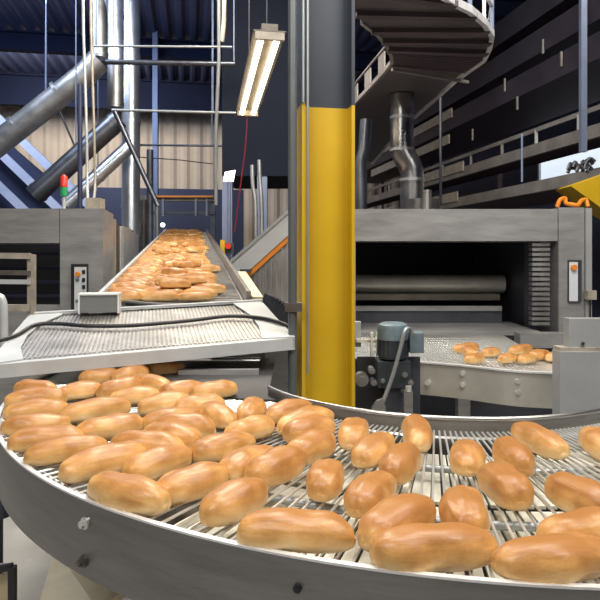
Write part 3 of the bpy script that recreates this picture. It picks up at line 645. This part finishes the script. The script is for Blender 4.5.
for i, l in enumerate(sl):
    o = bpy.data.objects.new('bread_loaf', LM[(i*3+1) % 8]); COL.objects.link(o); o.location = (l[0], l[1], zb2+.001); o.rotation_euler = (0, 0, l[2]); o.scale = (.84 if i not in (0, 4) else 1, 1.0, 1.0)
    tag(o, 'golden '+l[7], 'bread', 'bread loaves on the curved grate by the right oven')

# pale cabinet at right
Zc = 2.62; cb = thing('pale_cabinet', 'light grey steel cabinet with smaller box on top at the right edge', 'cabinet', (P(590, 0, Zc).x, Zc+.2, 0))
obj('body', bb(P(560, 0, Zc).x, P(632, 0, Zc).x, Zc, Zc+.08, 0, P(0, 352, Zc).z), M['greyp'], cb, False, .006)
obj('top_tray', bb(P(561, 0, Zc).x, P(632, 0, Zc).x, Zc+.01, Zc+.08, P(0, 352, Zc).z, P(0, 348, Zc).z), M['wood'], cb, False, .003)
obj('top_box', bb(P(569, 0, Zc+.02).x, P(634, 0, Zc+.02).x, Zc+.02, Zc+.075, P(0, 348, Zc).z-.001, P(0, 318, Zc+.05).z), M['greyp'], cb, False, .006)
obj('bolt', tube(B(), [P(583, 344, Zc+.02)+Vector((0, 0, 0.002)), P(583, 344, Zc+.008)+Vector((0, 0, 0.002))], .007, 10), M['black'], cb)

# motor with gearbox
Zm = 2.55; mx = P(395, 0, Zm).x
mo = thing('drive_motor', 'blue grey electric drive motor with terminal box between the column and right grate', 'motor', (mx, Zm+.06, 0))
def mz(y): return P(0, y, Zm).z
obj('motor_body', tube(B(), [(mx, Zm+.06, mz(362)), (mx, Zm+.06, mz(360)), (mx, Zm+.06, mz(340))], .062, 28, True, [.045, .060, .062]), M['motord'], mo, True)
bm = B()
for i in range(20):
    a = 2*math.pi*i/20; e = Vector((math.cos(a), math.sin(a), 0)); beam(bm, Vector((mx, Zm+.06, mz(358)))+e*.062, Vector((mx, Zm+.06, mz(341)))+e*.062, .008, .004)
obj('cooling_fins', bm, M['motord'], mo)
obj('fan_cowl', tube(B(), [(mx, Zm+.06, mz(341)), (mx, Zm+.06, mz(330)), (mx, Zm+.06, mz(326)), (mx, Zm+.06, mz(324))], .066, 28, True, [.066, .066, .061, .045]), M['motor'], mo, True)
obj('terminal_box', bb(P(411, 0, Zm).x, P(425, 0, Zm).x, Zm+.02, Zm+.10, mz(354), mz(334)), M['motor'], mo, False, .008)
obj('gearbox', bb(P(378, 0, Zm).x, P(411, 0, Zm).x, Zm+.0, Zm+.12, mz(388), mz(362)), M['motord'], mo, False, .012)
bm = B()
for (x, y, r) in ((362, 380, .028), (372, 371, .014), (374, 383, .013), (405, 375, .012), (411, 383, .012), (403, 391, .009), (383, 381, .010)):
    c = P(x, y, Zm-.005); so = obj('shaft_collar', tube(B(), [c, c+Vector((0, .05, 0))], r, 16), M['steel'], mo, True); obj('shaft_end', tube(B(), [c+Vector((0, -.008, 0)), c], r*.5, 8), M['steel'], so, True)
obj('mount_plate', bb(P(357, 0, Zm+.13).x, P(420, 0, Zm+.13).x, Zm+.125, Zm+.14, mz(430), mz(362)), M['darkst'], mo)
obj('stand', bb(P(385, 0, Zm).x, P(405, 0, Zm).x, Zm+.02, Zm+.10, 0, mz(386)), M['darkst'], mo)
obj('cable', tube(B(), curve([P(412, 335, Zm), P(410, 329, Zm-.02), P(405, 331, Zm-.05), P(400, 350, Zm-.05), P(392, 378, Zm-.05), P(383, 402, Zm-.05)]), .008, 10), M['pipe'], mo, True)
pb = tag(obj('support_post', bb(P(404, 0, 2.45).x, P(413, 0, 2.45).x, 2.45, 2.49, 0, P(0, 392, 2.45).z), M['steel'], None, False, .003), 'short bright steel post with bolt head right of the motor cable', 'post')
obj('bolt', tube(B(), [P(408.5, 392, 2.47), P(408.5, 386, 2.47)], .012, 6), M['rod'], pb)
bm = prism(B(), [P(372, 408, 2.42), P(377, 401, 2.42), P(383, 399, 2.42), P(386, 408, 2.42), P(384, 430, 2.42), P(373, 430, 2.42)], (0, .02, 0)); pbk = tag(obj('cable_bracket', bm, M['steel']), 'small steel bracket holding the lower end of the motor cable', 'bracket')
obj('bracket_stem', bb(P(376, 0, 2.44).x, P(381, 0, 2.44).x, 2.425, 2.445, 0, P(0, 428, 2.42).z), M['steel'], pbk)
# chain guard strips left of motor
cg = thing('chain_guide', 'pale slotted chain guide standing between the yellow column and the motor', 'guide', (P(374, 0, 2.85).x, 2.85, 0))
obj('guide_bar', bb(P(371, 0, 2.85).x, P(373.4, 0, 2.85).x, 2.85, 2.88, 0, P(0, 333, 2.85).z), M['slat'], cg); obj('guide_bar', bb(P(377, 0, 2.85).x, P(379.4, 0, 2.85).x, 2.85, 2.88, 0, P(0, 333, 2.85).z), M['slat'], cg)
for i in range(6): obj('link', tube(B(), [P(375.2, 340+i*6, 2.84), P(375.2, 340+i*6, 2.9)], .006, 8), M['rod'], cg)
x = P(357, 0, 2.86).x; obj('cross_rail', bb(x, P(388, 0, 2.86).x, 2.88, 2.90, P(0, 343, 2.86).z, P(0, 340, 2.86).z), M['slat'], cg)
tag(obj('sensor_head', bb(P(353, 0, 2.9).x, P(361, 0, 2.9).x, 2.9, 2.94, P(0, 347, 2.9).z-.0, P(0, 322, 2.9).z), M['white'], None, False, .006), 'small white sensor block just right of the yellow column', 'sensor')

# ================================================================== INCLINED CHUTE, left of column
Zh = 4.46
ch = thing('inclined_chute', 'ribbed galvanised chute with grey sloping cover and orange stripe left of the column', 'chute', (P(275, 0, Zh).x, Zh+.2, 0))
def CH(x, y): return P(x, y, Zh)
bm = prism(B(), [CH(236, 288), CH(309, 220), Vector((CH(309, 0).x, Zh, 0)), Vector((CH(236, 0).x, Zh, 0))], (0, .3, 0))
obj('body', bm, M['galv'], ch)
bm = B()
for i in range(13):
    x = 239+i*5.4; yt = 288-(x-236)*.93+3; t_ = CH(x, yt); box(bm, (t_.x, Zh-.01, t_.z/2), (.014, .02, t_.z))
obj('rib', bm, M['galv'], ch)
obj('orange_stripe', prism(B(), [CH(235, 283), CH(309, 217), CH(309, 223), CH(235, 290)], (0, -.03, 0)), M['orange'], ch)
obj('cover', prism(B(), [CH(232, 262), CH(232, 286), CH(309, 217), CH(309, 195)], (0, -.045, 0)), M['white'], ch, False, .004)
obj('cover_lip', beam(B(), CH(231, 262)+Vector((0, -.05, 0)), CH(309, 194)+Vector((0, -.05, 0)), .03, .02), M['pipe'], ch)
obj('latch', bb(CH(241, 0).x, CH(252, 0).x, Zh-.09, Zh-.045, CH(0, 272).z, CH(0, 269).z), M['darkst'], ch)

# ================================================================== CEILING LIGHT (and unseen area lights added over the hall)
def fixture(c, length, wd, lab, dirv=U, tilt=0, hang=True, col_=(1, .9, .7), power=60, grp='twin tube ceiling lights'):
    t = thing('ceiling_light', lab, 'ceiling light', c, grp)
    c = Vector(c); d = (dirv+Vector((0, 0, tilt))).normalized(); s = d.cross(ZV).normalized(); u = s.cross(d); ax = (d, s, u)
    obj('housing', box(box(B(), c+u*.035, (length, wd*.5, .04), ax), c+u*.013, (length, wd, .008), ax), M['dirty'], t, False, .002)
    for k in (-1, 1):
        obj('tube', tube(B(), [c+d*(-length/2+.03)+s*k*wd*.25-u*.016, c+d*(length/2-.03)+s*k*wd*.25-u*.016], .019, 12), M['tube'], t, True)
        obj('end_cap', box(B(), c+d*k*(length/2-.012)-u*.012, (.02, wd*.9, .05), ax), M['wood'], t)
        if hang: p = c+d*k*length*.4+u*.05; obj('hanger', tube(B(), [p, (p.x, p.y, H)], .004, 6), M['darkst'], t)
    return t
    li = bpy.data.lights.new('tube_light', 'AREA'); li.shape = 'RECTANGLE'; li.size = length; li.size_y = wd; li.energy = power; li.color = col_
    lo = bpy.data.objects.new('tube_light', li); COL.objects.link(lo); lo.parent = t; lo.matrix_parent_inverse = t.matrix_basis.inverted()
    lo.matrix_basis = Matrix.Translation(c-u*.05) @ Matrix((d, -s, u)).transposed().to_4x4()
    return t
a = P(270, 33, 3.6); b = P(247.5, 112, 5.2); cc = (a+b)/2; dd = b-a
fixture(cc, dd.length, .19, 'twin tube fluorescent light hanging over the long conveyor, left of the column', Vector((dd.x, dd.y, 0)).normalized(), dd.z/math.hypot(dd.x, dd.y), True, power=45)

def area(name, loc, target, sx, sy, e, colr):  # bare unseen area light, no fixture modelled
    li = bpy.data.lights.new(name, 'AREA'); li.shape = 'RECTANGLE'; li.size = sx; li.size_y = sy; li.energy = e; li.color = colr
    o = bpy.data.objects.new(name, li); COL.objects.link(o); o.location = loc
    o.rotation_euler = (Vector(target)-Vector(loc)).to_track_quat('-Z', 'Y').to_euler(); return o
area('unseen_hall_light', (.4, 1.6, 4.2), (.4, 1.6, 0), 2.4, .5, 105, (1, .95, .87))
area('unseen_hall_light', (-1.4, -.8, 4.0), (-.2, 1.8, .9), 2.2, .6, 100, (1, .96, .9))
area('unseen_hall_light', (2.0, .2, 4.0), (.8, 2.2, .9), 1.6, .6, 80, (1, .95, .88))
area('unseen_hall_light', (-.6, 4.6, 4.6), (-.9, 5.2, 0), .8, 2.6, 235, (1, .9, .74))  # added to brighten the loaves on the long belt
area('unseen_hall_light', (-5.0, 12.5, 5.3), (-4.5, 16.5, 2.0), 3, 1, 190, (1, .92, .8))  # added wash of light on the far cladding
area('unseen_hall_light', (-3.5, 6, 5.4), (-3, 8, 2.0), 2, 1, 150, (.75, .85, 1))
area('unseen_hall_light', (2.6, 4.6, 4.9), (2.8, 7.5, 2.2), 1.5, .8, 60, (1, .92, .82))  # added to lift the dark rack tiers
area('added_roof_fill', (-3.6, 7.5, 4.9), (-3.4, 9.5, 5.8), 3, 2, 170, (.62, .72, 1))  # added cool fill that lightens the dark roof deck, not a real fitting
area('unseen_hall_light', (1.6, 2.6, 3.9), (1.3, 4.3, 1.2), 1.2, .4, 40, (1, .94, .86))

# ================================================================== DUCTS AND PIPES, upper left
def ductp(name, lab, pts, r, m, cat='duct', rings=(), smoothc=True, grp=None, hang=()):
    bm = tube(B(), pts, r, 24)
    o = obj(name, bm, M[m], None, True); tag(o, lab, cat, grp)
    if rings:
        for t_ in rings:
            obj('joint_collar', collars(B(), pts[0], pts[-1], r, [t_]), M[m], o, True)
    for (hx, hy, hz_) in hang: obj('hanger', tube(B(), [(hx, hy, hz_), (hx, hy, H)], .008, 6), M['bluest'], o)
    return o
Zd = 7.6
def top(x, Z): return Vector((P(x, 0, Z).x, Z, H))
ductp('vertical_duct', 'grey vertical duct joining the big slanting duct at top left', [top(99, Zd), P(99, 58, Zd)], 8.5*Zd/F_PX, 'duct', rings=(.5, .98))
ductp('vertical_duct', 'steel vertical duct, middle of three at top left', [top(115.5, Zd+.4), P(115.5, 108, Zd+.4)], 8*(Zd+.4)/F_PX, 'duct', rings=(.52, .98))
ductp('vertical_duct', 'tall bright bluish vertical duct, rightmost of three at left', [top(131, Zd+.9), P(131, 236, Zd+.9)], 9*(Zd+.9)/F_PX, 'ductb', rings=(.4, .62, .9))
ductp('slanting_duct', 'large steel duct slanting up from the left picture edge', [P(-25, 162, Zd), P(85, 75, Zd), P(99, 60, Zd)], 12*Zd/F_PX, 'duct', rings=(.22, .34, .68), hang=[P(46, 106, Zd+.02)])
ductp('slanting_duct', 'dark steel duct slanting down to the left oven, below the large one', [P(34, 196, Zd-.3), P(119, 119, Zd-.1)], 10*Zd/F_PX, 'ductd', rings=(.05, .95), hang=[P(76, 158, Zd-.2)])
ductp('slanting_duct', 'thinner bluish duct slanting behind the white conduits', [P(66, 205, Zd+.3), P(130, 146, Zd+.5)], 7.5*Zd/F_PX, 'ductb', rings=(.5,), hang=[P(98, 175, Zd+.4)])
for k, (x, r, lab) in enumerate(((84.5, 1.4, 'pale vertical conduit, leftmost of the two in front of the ducts'), (92, 1.3, 'pale vertical conduit, rightmost of the two in front of the ducts'))):
    pts = [P(x-1.5, -20, 6), P(x-1, 30, 6), P(x, 60, 6), P(x+2, 130, 6), P(x+3, 190, 6), P(x-2 if k else x+4, 206, 5.2)]
    tag(obj('conduit', tube(B(), curve(pts, 4), r*6/F_PX*1.0, 10), M['wood'] if k else M['white'], None, True), lab, 'pipe')
ductp('steel_post', 'slim dark post crossing the slanting ducts at left', [P(80, 84, 6.4), Vector((P(80, 0, 6.4).x, 6.4, 0))], 2.4*6.4/F_PX, 'navy', 'post')
ductp('brace', 'dark diagonal brace from the ducts down towards the long conveyor', [P(115, 112, 6.9), P(158, 206, 6.9)], 2.6*6.9/F_PX, 'ductd', 'brace')
ductp('brace', 'thin black strut between the two left slanting ducts', [P(60, 112, 7.4), P(79, 156, 7.3)], 1.1*7/F_PX, 'black', 'brace')
ductp('cross_pipe', 'thin pale pipe running level across the top, uppermost', [P(94, 46, 6.8), P(232, 47, 6.8)], 1.2*6.8/F_PX, 'pipe', 'pipe', hang=[P(96, 46, 6.8)])
ductp('cross_pipe', 'thicker dark pipe running level just under the uppermost pale one', [P(106, 62, 6.9), P(235, 64, 6.9)], 2.6*6.9/F_PX, 'ductd', 'pipe', hang=[P(234, 64, 6.9)])
ductp('cross_pipe', 'pale pipe running level at mid height in front of the cladding', [P(112, 110, 7.2), P(236, 113, 7.2)], 1.4*7.2/F_PX, 'pipe', 'pipe', hang=[P(213, 112, 7.2)])
ductp('cross_pipe', 'thin dark pipe running level below the pale mid height pipe', [P(139, 145, 8.6), P(230, 146, 8.6)], 1.1*8.6/F_PX, 'ductd', 'pipe', hang=[P(212, 146, 8.6)])
ductp('loose_wire', 'thin dark wire sagging below the level pipes', [P(138, 157, 8.6), P(180, 160, 8.6), P(213, 164, 8.6)], .5*8.6/F_PX, 'black', 'cable')
ductp('vertical_pipe', 'pale vertical pipe pair left of the fluorescent light', [top(219, 5.9), P(219, 60, 5.9), P(216, 130, 6.1), P(216, 205, 6.2)], 1.8*6/F_PX, 'pipe', 'pipe')
ductp('vertical_pipe', 'short yellowish pipe coming down at the top, left of the fluorescent light', [top(227, 5.6), P(224, 20, 5.6), P(222, 42, 5.6)], 2.3*5.6/F_PX, 'wood', 'pipe')
tag(obj('red_cord', tube(B(), curve([b+Vector((.0, 0, -.03)), P(245, 150, 5.25), P(238, 205, 5.35), P(235, 232, 5.4)]), .006, 8), M['cord'], None, True), 'thin red pull cord hanging from the far end of the fluorescent light', 'cord')
# pale blue louvred incline
lv = thing('louvred_incline', 'pale blue slatted incline climbing behind the slanting ducts at far left', 'conveyor', (P(20, 0, 9.4).x, 9.4, 0))
for i in range(6):
    o0 = Vector((-.16*i*1.15, -.12*i, -.29*i-.02*i))
    a, b = P(-60, 62, 9.8)+o0, P(98, 214, 9.8)+o0
    obj('slat', beam(B(), a, b, .05, .125), M['blue'], lv)
a, b = P(-60, 100, 9.9), P(98, 245, 9.9); obj('backing', prism(B(), [P(-60, 84, 9.95), P(96, 219, 9.95), Vector((P(96, 0, 9.95).x, 9.95, 0)), Vector((P(-60, 0, 9.95).x, 9.95, 0))], (0, .05, 0)), M['navy'], lv)
# machinery at the far end of the long conveyor
po = thing('end_portal', 'dark steel portal with orange topped beam over the far conveyor end', 'frame', (P(180, 0, 10.8).x, 10.8, 0))
for x in (142, 213): obj('portal_post', beam(B(), (P(x, 0, 10.8).x, 10.8, 0), (P(x, 0, 10.8).x, 10.8, P(0, 197, 10.8).z), .09, .09), M['darkst'], po)
obj('portal_beam', beam(B(), P(140, 198.5, 10.75), P(215, 198.5, 10.75), .10, .10), M['dirty'], po)
obj('orange_trim', beam(B(), P(150, 196.5, 10.65), P(213, 196.5, 10.65), .02, .03), M['orange'], po)
obj('portal_beam', beam(B(), P(140, 213, 10.75), P(215, 213, 10.75), .06, .05), M['darkst'], po)
for x in (151, 163, 196, 207): obj('hanger', tube(B(), [P(x, 198, 10.7), P(x, 216, 10.7)], .025, 8), M['pipe'], po)
md = tag(obj('deck_platform', prism(B(), [FA(-3.6, 14, 0), FA(1.2, 14, 0), FA(1.2, 15, 0), FA(-3.6, 15, 0)], (0, 0, P(0, 190, 14).z)), M['navy']), 'dark machine housing standing along the far wall behind the conveyor end', 'machine')
# clutter beside left rail
for i, (x, y0, y1, Z, r, m, lab) in enumerate(((150, 150, 250, 8.0, .045, 'darkst', 'dark vertical machine leg right of the brace by the long conveyor'), (157, 205, 245, 9.0, .03, 'pipe', 'short grey stanchion left of the far conveyor end'), (144, 200, 248, 8.4, .05, 'dirty', 'rusty stanchion beside the left conveyor rail'))):
    p = P(x, y0, Z); tag(obj('stanchion', tube(B(), [(p.x, Z, 0), p], r, 10), M[m], None, True), lab, 'post')
p = P(163, 225, 10)
bl = tag(obj('work_lamp', tube(B(), [p, p+Vector((0, -.04, 0))], .035, 16), M['lamp'], None, True), 'small round bright lamp by the left rail near the far conveyor end', 'lamp')
obj('bracket', beam(B(), p+Vector((0, .02, 0)), (p.x, p.y+.02, .0), .03, .03), M['darkst'], bl)
# dark enclosure right of the light
en = thing('hanging_enclosure', 'tall dark navy enclosure behind the fluorescent light and column', 'machine', (P(262, 0, 7.2).x, 7.6, 0))
obj('shell', bb(P(222, 0, 7.2).x, P(318, 0, 7.2).x, 7.2, 8.6, P(0, 176, 7.2).z, H), M['navyd'], en, False, .01)
for x in (227, 262): obj('leg', bb(P(x-5, 0, 7.2).x, P(x+5, 0, 7.2).x, 7.21, 7.35, 0, P(0, 176, 7.2).z), M['bluest'], en)
for k, (x0, y0, x1, y1, lab) in enumerate(((252, 165, 256, 235, 'leftmost pale steel pipe hanging below the dark enclosure'), (259, 160, 262, 232, 'rightmost pale steel pipe hanging below the dark enclosure'))):
    tag(obj('hanging_pipe', tube(B(), curve([P(x0, y0, 6.4), P(x0+1, y0+22, 6.4), P(x1-1, y0+34, 6.4), P(x1, y1, 6.4), (P(x1, 0, 6.4).x, 6.4, 0)], 5), .022, 10), M['duct'], None, True), lab, 'pipe')
p = P(229, 176, 6.3)
sl_ = tag(obj('wall_lamp', prism(B(), [P(223, 181, 6.3), P(225, 172, 6.3), P(235, 170, 6.3), P(233, 181, 6.3)], (0, .05, 0)), M['lamp']), 'small bright rectangular lamp left of the red cord', 'lamp')
obj('lamp_stem', tube(B(), [P(229, 181, 6.32), (P(229, 0, 6.32).x, 6.32, 0)], .02, 8), M['bluest'], sl_)
es = thing('emergency_stop', 'red emergency stop button on a yellow box beside the long conveyor', 'switch', (P(227, 0, 6.3).x, 6.3, 0))
obj('switch_box', bb(P(221, 0, 6.3).x, P(234, 0, 6.3).x, 6.3, 6.4, P(0, 254, 6.3).z, P(0, 243, 6.3).z), M['darkst'], es, False, .004)
obj('yellow_plate', bb(P(220.5, 0, 6.29).x, P(225, 0, 6.29).x, 6.27, 6.299, P(0, 254, 6.3).z, P(0, 240, 6.3).z), M['yellow'], es)
obj('button', tube(B(), [P(228, 246, 6.3), P(228, 246, 6.22)], .03, 16), M['red'], es, True)
obj('post', bb(P(226, 0, 6.3).x, P(229, 0, 6.3).x, 6.33, 6.36, 0, P(0, 253, 6.3).z), M['pipe'], es)

# ================================================================== OVERHEAD CURVED CONVEYOR, right
hz = 1.30
def OH(x, y): return onplane(x, y, -hz)
outer = [OH(432, -12), OH(452, 1), OH(470, 10), OH(484, 22), OH(492, 34), OH(490, 46), OH(484, 59), OH(470, 69), OH(455, 80), OH(430, 103), OH(410, 120), OH(395, 135), OH(372, 163)]
inner = [OH(330, -40), OH(345, -20), OH(352, 5), OH(362, 22), OH(378, 34), OH(386, 44), OH(391, 54), OH(392, 62), OH(384, 72), OH(370, 87), OH(357, 101), OH(348, 118), OH(335, 150)]
oc = thing('overhead_conveyor', 'dark curved overhead conveyor with pale edge rail at upper right of the column', 'conveyor', (.9, 4.5, EYE+hz))
bm = B()
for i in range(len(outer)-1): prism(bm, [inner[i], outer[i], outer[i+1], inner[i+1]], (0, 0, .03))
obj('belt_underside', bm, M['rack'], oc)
bm = B()
for t in (.1, .2, .3, .38, .45): beam(bm, lerpl(inner, t)-ZV*.012, lerpl(outer, t)-ZV*.012, .05, .03)
for i in range(11): t = .475+i*.0125; beam(bm, lerpl(inner, t)-ZV*.008, lerpl(outer, t)-ZV*.008, .014, .012)
obj('cross_rib', bm, M['rackb'], oc)
bm = B()
for a, b in zip(outer, outer[1:]): beam(bm, a+ZV*.0, b+ZV*.0, .028, .04)
obj('edge_rail', bm, M['rim'] , oc)
bm = B()
for a, b in zip(outer[2:], outer[3:]): beam(bm, a+ZV*.17, b+ZV*.17, .02, .02)
for i in (3, 4, 6, 8, 10): beam(bm, outer[i], outer[i]+ZV*.17, .015, .015)
obj('guard_rail', bm, M['rim'], oc)
bm = B()
for a, b in zip(inner[3:], inner[4:]): beam(bm, a, b, .022, .03); beam(bm, a+ZV*.17, b+ZV*.17, .012, .012)
for i in (6, 8, 9, 10): prism(bm, [inner[i], inner[i].lerp(inner[i+1], .4), inner[i].lerp(inner[i+1], .4)+ZV*.15, inner[i]+ZV*.15], (.01, 0, 0))
obj('inner_rail', bm, M['rackp'], oc)
obj('tie_bar', beam(B(), OH(392, 62)-ZV*.05, OH(468, 78)-ZV*.03, .02, .02), M['rackp'], oc)
for i in (2, 4, 9): obj('hanger', tube(B(), [outer[i]+ZV*.02, (outer[i].x, outer[i].y, H)], .012, 8), M['bluest'], oc)

# ================================================================== TIERED RACKS, right
LA = 4.0*math.cos(TH)
def RK(a, b, z): return FA(a, b, z)
tiers = [(2.30, .13, 'lowest'), (2.73, .13, 'second'), (3.62, .26, 'third'), (4.02, .28, 'fourth'), (4.45, .30, 'fifth')]
ra = thing('cooling_rack', 'long dark multi tier cooling conveyor rack receding along the right side', 'rack', RK(LA+.5, 9, 0))
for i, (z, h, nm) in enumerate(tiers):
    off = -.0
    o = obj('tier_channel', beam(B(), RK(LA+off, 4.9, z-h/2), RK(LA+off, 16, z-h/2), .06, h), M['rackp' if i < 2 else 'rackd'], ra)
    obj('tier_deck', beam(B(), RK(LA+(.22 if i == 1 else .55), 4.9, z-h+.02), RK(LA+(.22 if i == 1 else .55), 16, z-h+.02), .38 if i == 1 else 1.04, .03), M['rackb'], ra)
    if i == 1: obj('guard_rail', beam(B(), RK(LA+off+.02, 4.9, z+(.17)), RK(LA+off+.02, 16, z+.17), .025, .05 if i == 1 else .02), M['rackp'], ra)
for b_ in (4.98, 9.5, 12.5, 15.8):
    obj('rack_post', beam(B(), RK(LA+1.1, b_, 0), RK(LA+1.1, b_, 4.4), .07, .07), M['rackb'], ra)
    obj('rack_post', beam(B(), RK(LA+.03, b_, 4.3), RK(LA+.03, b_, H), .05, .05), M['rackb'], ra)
for i, z in ((1, 2.73),):
    for b_ in (5.8, 6.6, 7.4, 8.3, 9.3, 10.5, 12): obj('rail_stub', beam(B(), RK(LA+.02, b_, z-.02), RK(LA+.02, b_, z+.17), .03, .03), M['white' if b_ in (5.8, 6.6) and i == 1 else 'rackp'], ra)
for i, (z, b0, b1) in enumerate(((2.32, 8.6, 9.8), (2.32, 11.4, 14), (2.74, 8.4, 10.2), (3.22, 8.9, 13), (3.6, 8.8, 13.5))):
    obj('pale_panel', beam(B(), RK(LA-.045, b0, z), RK(LA-.045, b1, z), .02, .14), M['wood'], ra)
for z, b_ in ((3.5, 7.2), (3.2, 6.9), (3.45, 6.0), (3.7, 6.35), (3.05, 8.1)):
    obj('clip', beam(B(), RK(LA-.05, b_, z), RK(LA-.05, b_, z+.16), .02, .025), M['rackp'], ra)
tag(obj('hanger_post', beam(B(), P(583, 152, 5.9), (P(583, 0, 5.9).x, 5.9, H), .055, .055), M['bluest']), 'grey blue vertical hanger post in front of the racks at far right', 'post')
tag(obj('hanger_rod', tube(B(), [P(440.5, 206, 6.2), (P(440.5, 0, 6.2).x, 6.2, H)], .014, 8), M['darkst']), 'thin dark vertical rod above the right oven in front of the racks', 'rod')
tag(obj('hanger_rod', tube(B(), [P(522, 182, 6.6), P(522, 134, 6.6)], .012, 8), M['bluest']), 'short thin rod between the two lowest rack tiers', 'rod')
# yellow wedge, orange hose and clutter by the oven top
yc = tag(obj('yellow_chute', prism(B(), [P(571, 186, 4.85), P(640, 162, 4.85), P(640, 230, 4.85), P(600, 207, 4.85)], (0, .3, 0)), M['yellow'], None, False, .004), 'yellow metal chute end hanging at the right picture edge above the oven', 'chute')
obj('hanger', tube(B(), [P(625, 170, 5.0), (P(625, 0, 5.0).x, 5.0, H)], .012, 8), M['bluest'], yc)
tag(obj('orange_hose', tube(B(), curve([P(557, 207, 4.6), P(560, 200, 4.6), P(565, 198.5, 4.62), P(566, 203, 4.6), P(572, 204.5, 4.55), P(578, 205, 4.55), P(581, 201, 4.6), P(586, 200, 4.62), P(588, 207, 4.6)]), .016, 10), M['orange'], None, True), 'orange hose curled on top of the right oven corner', 'hose')
bm = B()
for i in range(14): 
    p = P(570+R.random()*20, 163+R.random()*12, 5.5+R.random()*.15); q = p+Vector((R.uniform(-.1, .1), 0, R.uniform(-.05, .05))); tube(bm, curve([p, (p+q)/2+Vector((0, 0, .04)), q], 4), .016, 7)
tag(obj('hose_bundle', bm, M['darkst'], None, True), 'tangled dark hose bundle on the lowest rack tier at right', 'hose')
# ducts on the right oven
Zq = 5.0
dq = thing('oven_flue', 'shiny steel flue with elbow rising from the right oven top', 'duct', (P(412, 0, Zq).x, Zq, ztR))
obj('flue_base', tube(B(), [(P(420, 0, Zq).x, Zq, ztR-.01), (P(420, 0, Zq).x, Zq, P(0, 200, Zq).z)], .155, 28), M['flue'], dq, True)
fp = curve([P(412, 202, Zq), P(412, 180, Zq), P(411, 168, Zq), P(404, 155, Zq), P(402, 145, Zq), P(402, 112, Zq), P(402, 95, Zq)], 6)
obj('flue_pipe', tube(B(), fp, .094, 24), M['flue'], dq, True)
bm = B()
for (x, y) in ((412, 180), (402, 150), (402, 118)): c = P(x, y, Zq); obj('joint_collar', tube(B(), [c-ZV*.012, c+ZV*.012], .100, 24), M['duct'], dq, True)
ductp('oven_flue', 'slim steel flue rising beside the right edge of the column', [(P(361, 0, 5.2).x, 5.2, ztR-.01), P(361, 160, 5.2), P(364, 150, 5.2), P(366, 120, 5.2)], .05, 'ductd')
x = P(423, 0, 4.9).x
tag(obj('valve_actuator', tube(B(), [Vector((P(427, 0, 4.75).x, 4.75, ztR-.005)), P(427, 190, 4.75)], .035, 14), M['steel'], None, True), 'small steel valve cylinder right of the large oven flue', 'valve')

# ================================================================== BOTTOM LEFT
zf = 0
# tan sheet metal bin below the skirt
a, b, c, d = P(55, 545, 2.25), P(135, 560, 2.25), P(135, 680, 1.9), P(28, 640, 1.9)
bn = thing('tan_bin', 'tan sheet metal hopper under the round conveyor at lower left', 'bin', (-.72, 2.2, 0))
zt_ = .35
f1 = P(54, 553, 2.3); f2 = P(122, 588, 2.0); f3 = P(30, 630, 2.0); f4 = P(95, 640, 2.0)
obj('sloping_lid', prism(B(), [P(55, 549, 2.25), P(140, 552, 2.25), P(128, 590, 2.0), P(96, 606, 1.9), P(36, 612, 1.9)], (0, 0, -.02)), M['tan'], bn)
obj('hopper_body', bb(P(60, 0, 2.2).x, P(120, 0, 2.2).x, 1.98, 2.2, 0, P(0, 614, 1.9).z-.04), M['tan'], bn)
sf = thing('step_frame', 'black edged steel step frame at the lower left corner on the floor', 'frame', (P(2, 0, 1.9).x, 1.95, 0))
zq = P(0, 566, 1.9).z
obj('step_plate', prism(B(), [P(-20, 572, 1.9), P(12, 566, 1.9), P(13, 563, 2.05), P(-18, 563, 2.05)], (0, 0, -.012)), M['white'], sf)
obj('edge', beam(B(), P(12.5, 566, 1.89), (P(12.5, 0, 1.89).x, 1.89, 0), .02, .02), M['black'], sf); obj('edge', beam(B(), P(-20, 573, 1.89), P(13, 566.5, 1.89), .014, .02), M['black'], sf)
obj('panel', prism(B(), [P(-20, 580, 1.92), P(9, 573, 1.92), Vector((P(9, 0, 1.92).x, 1.92, 0)), Vector((P(-20, 0, 1.92).x, 1.92, 0))], (0, .01, 0)), M['tan'], sf)
x = P(2, 0, 2.3).x
dm = tag(obj('drum_end', tube(B(), [(x, 2.3, P(0, 516, 2.3).z), (x, 2.3, P(0, 488, 2.3).z)], .03, 24), M['darkst'], None, True), 'dark roller drum end below the skirt at the left picture edge', 'roller')
obj('drum_stem', tube(B(), [(x-.03, 2.34, 0), (x-.03, 2.34, P(0, 515, 2.3).z)], .014, 12), M['darkst'], dm)

# ================================================================== CAMERA, WORLD
cam = bpy.data.cameras.new('camera'); cam.sensor_width = 36; cam.lens = 36*F_PX/600; cam.shift_y = -(300-HY)/600; cam.clip_end = 100
co = bpy.data.objects.new('camera', cam); COL.objects.link(co); co.location = (0, 0, EYE); co.rotation_euler = (math.radians(90), 0, 0); SC.camera = co
wd = bpy.data.worlds.new('world'); SC.world = wd; wd.use_nodes = True
wd.node_tree.nodes['Background'].inputs[0].default_value = (.35, .42, .6, 1); wd.node_tree.nodes['Background'].inputs[1].default_value = .15
SC.view_settings.view_transform = 'Standard'; SC.view_settings.look = 'None'; SC.view_settings.gamma = 1; SC.view_settings.exposure = -.12
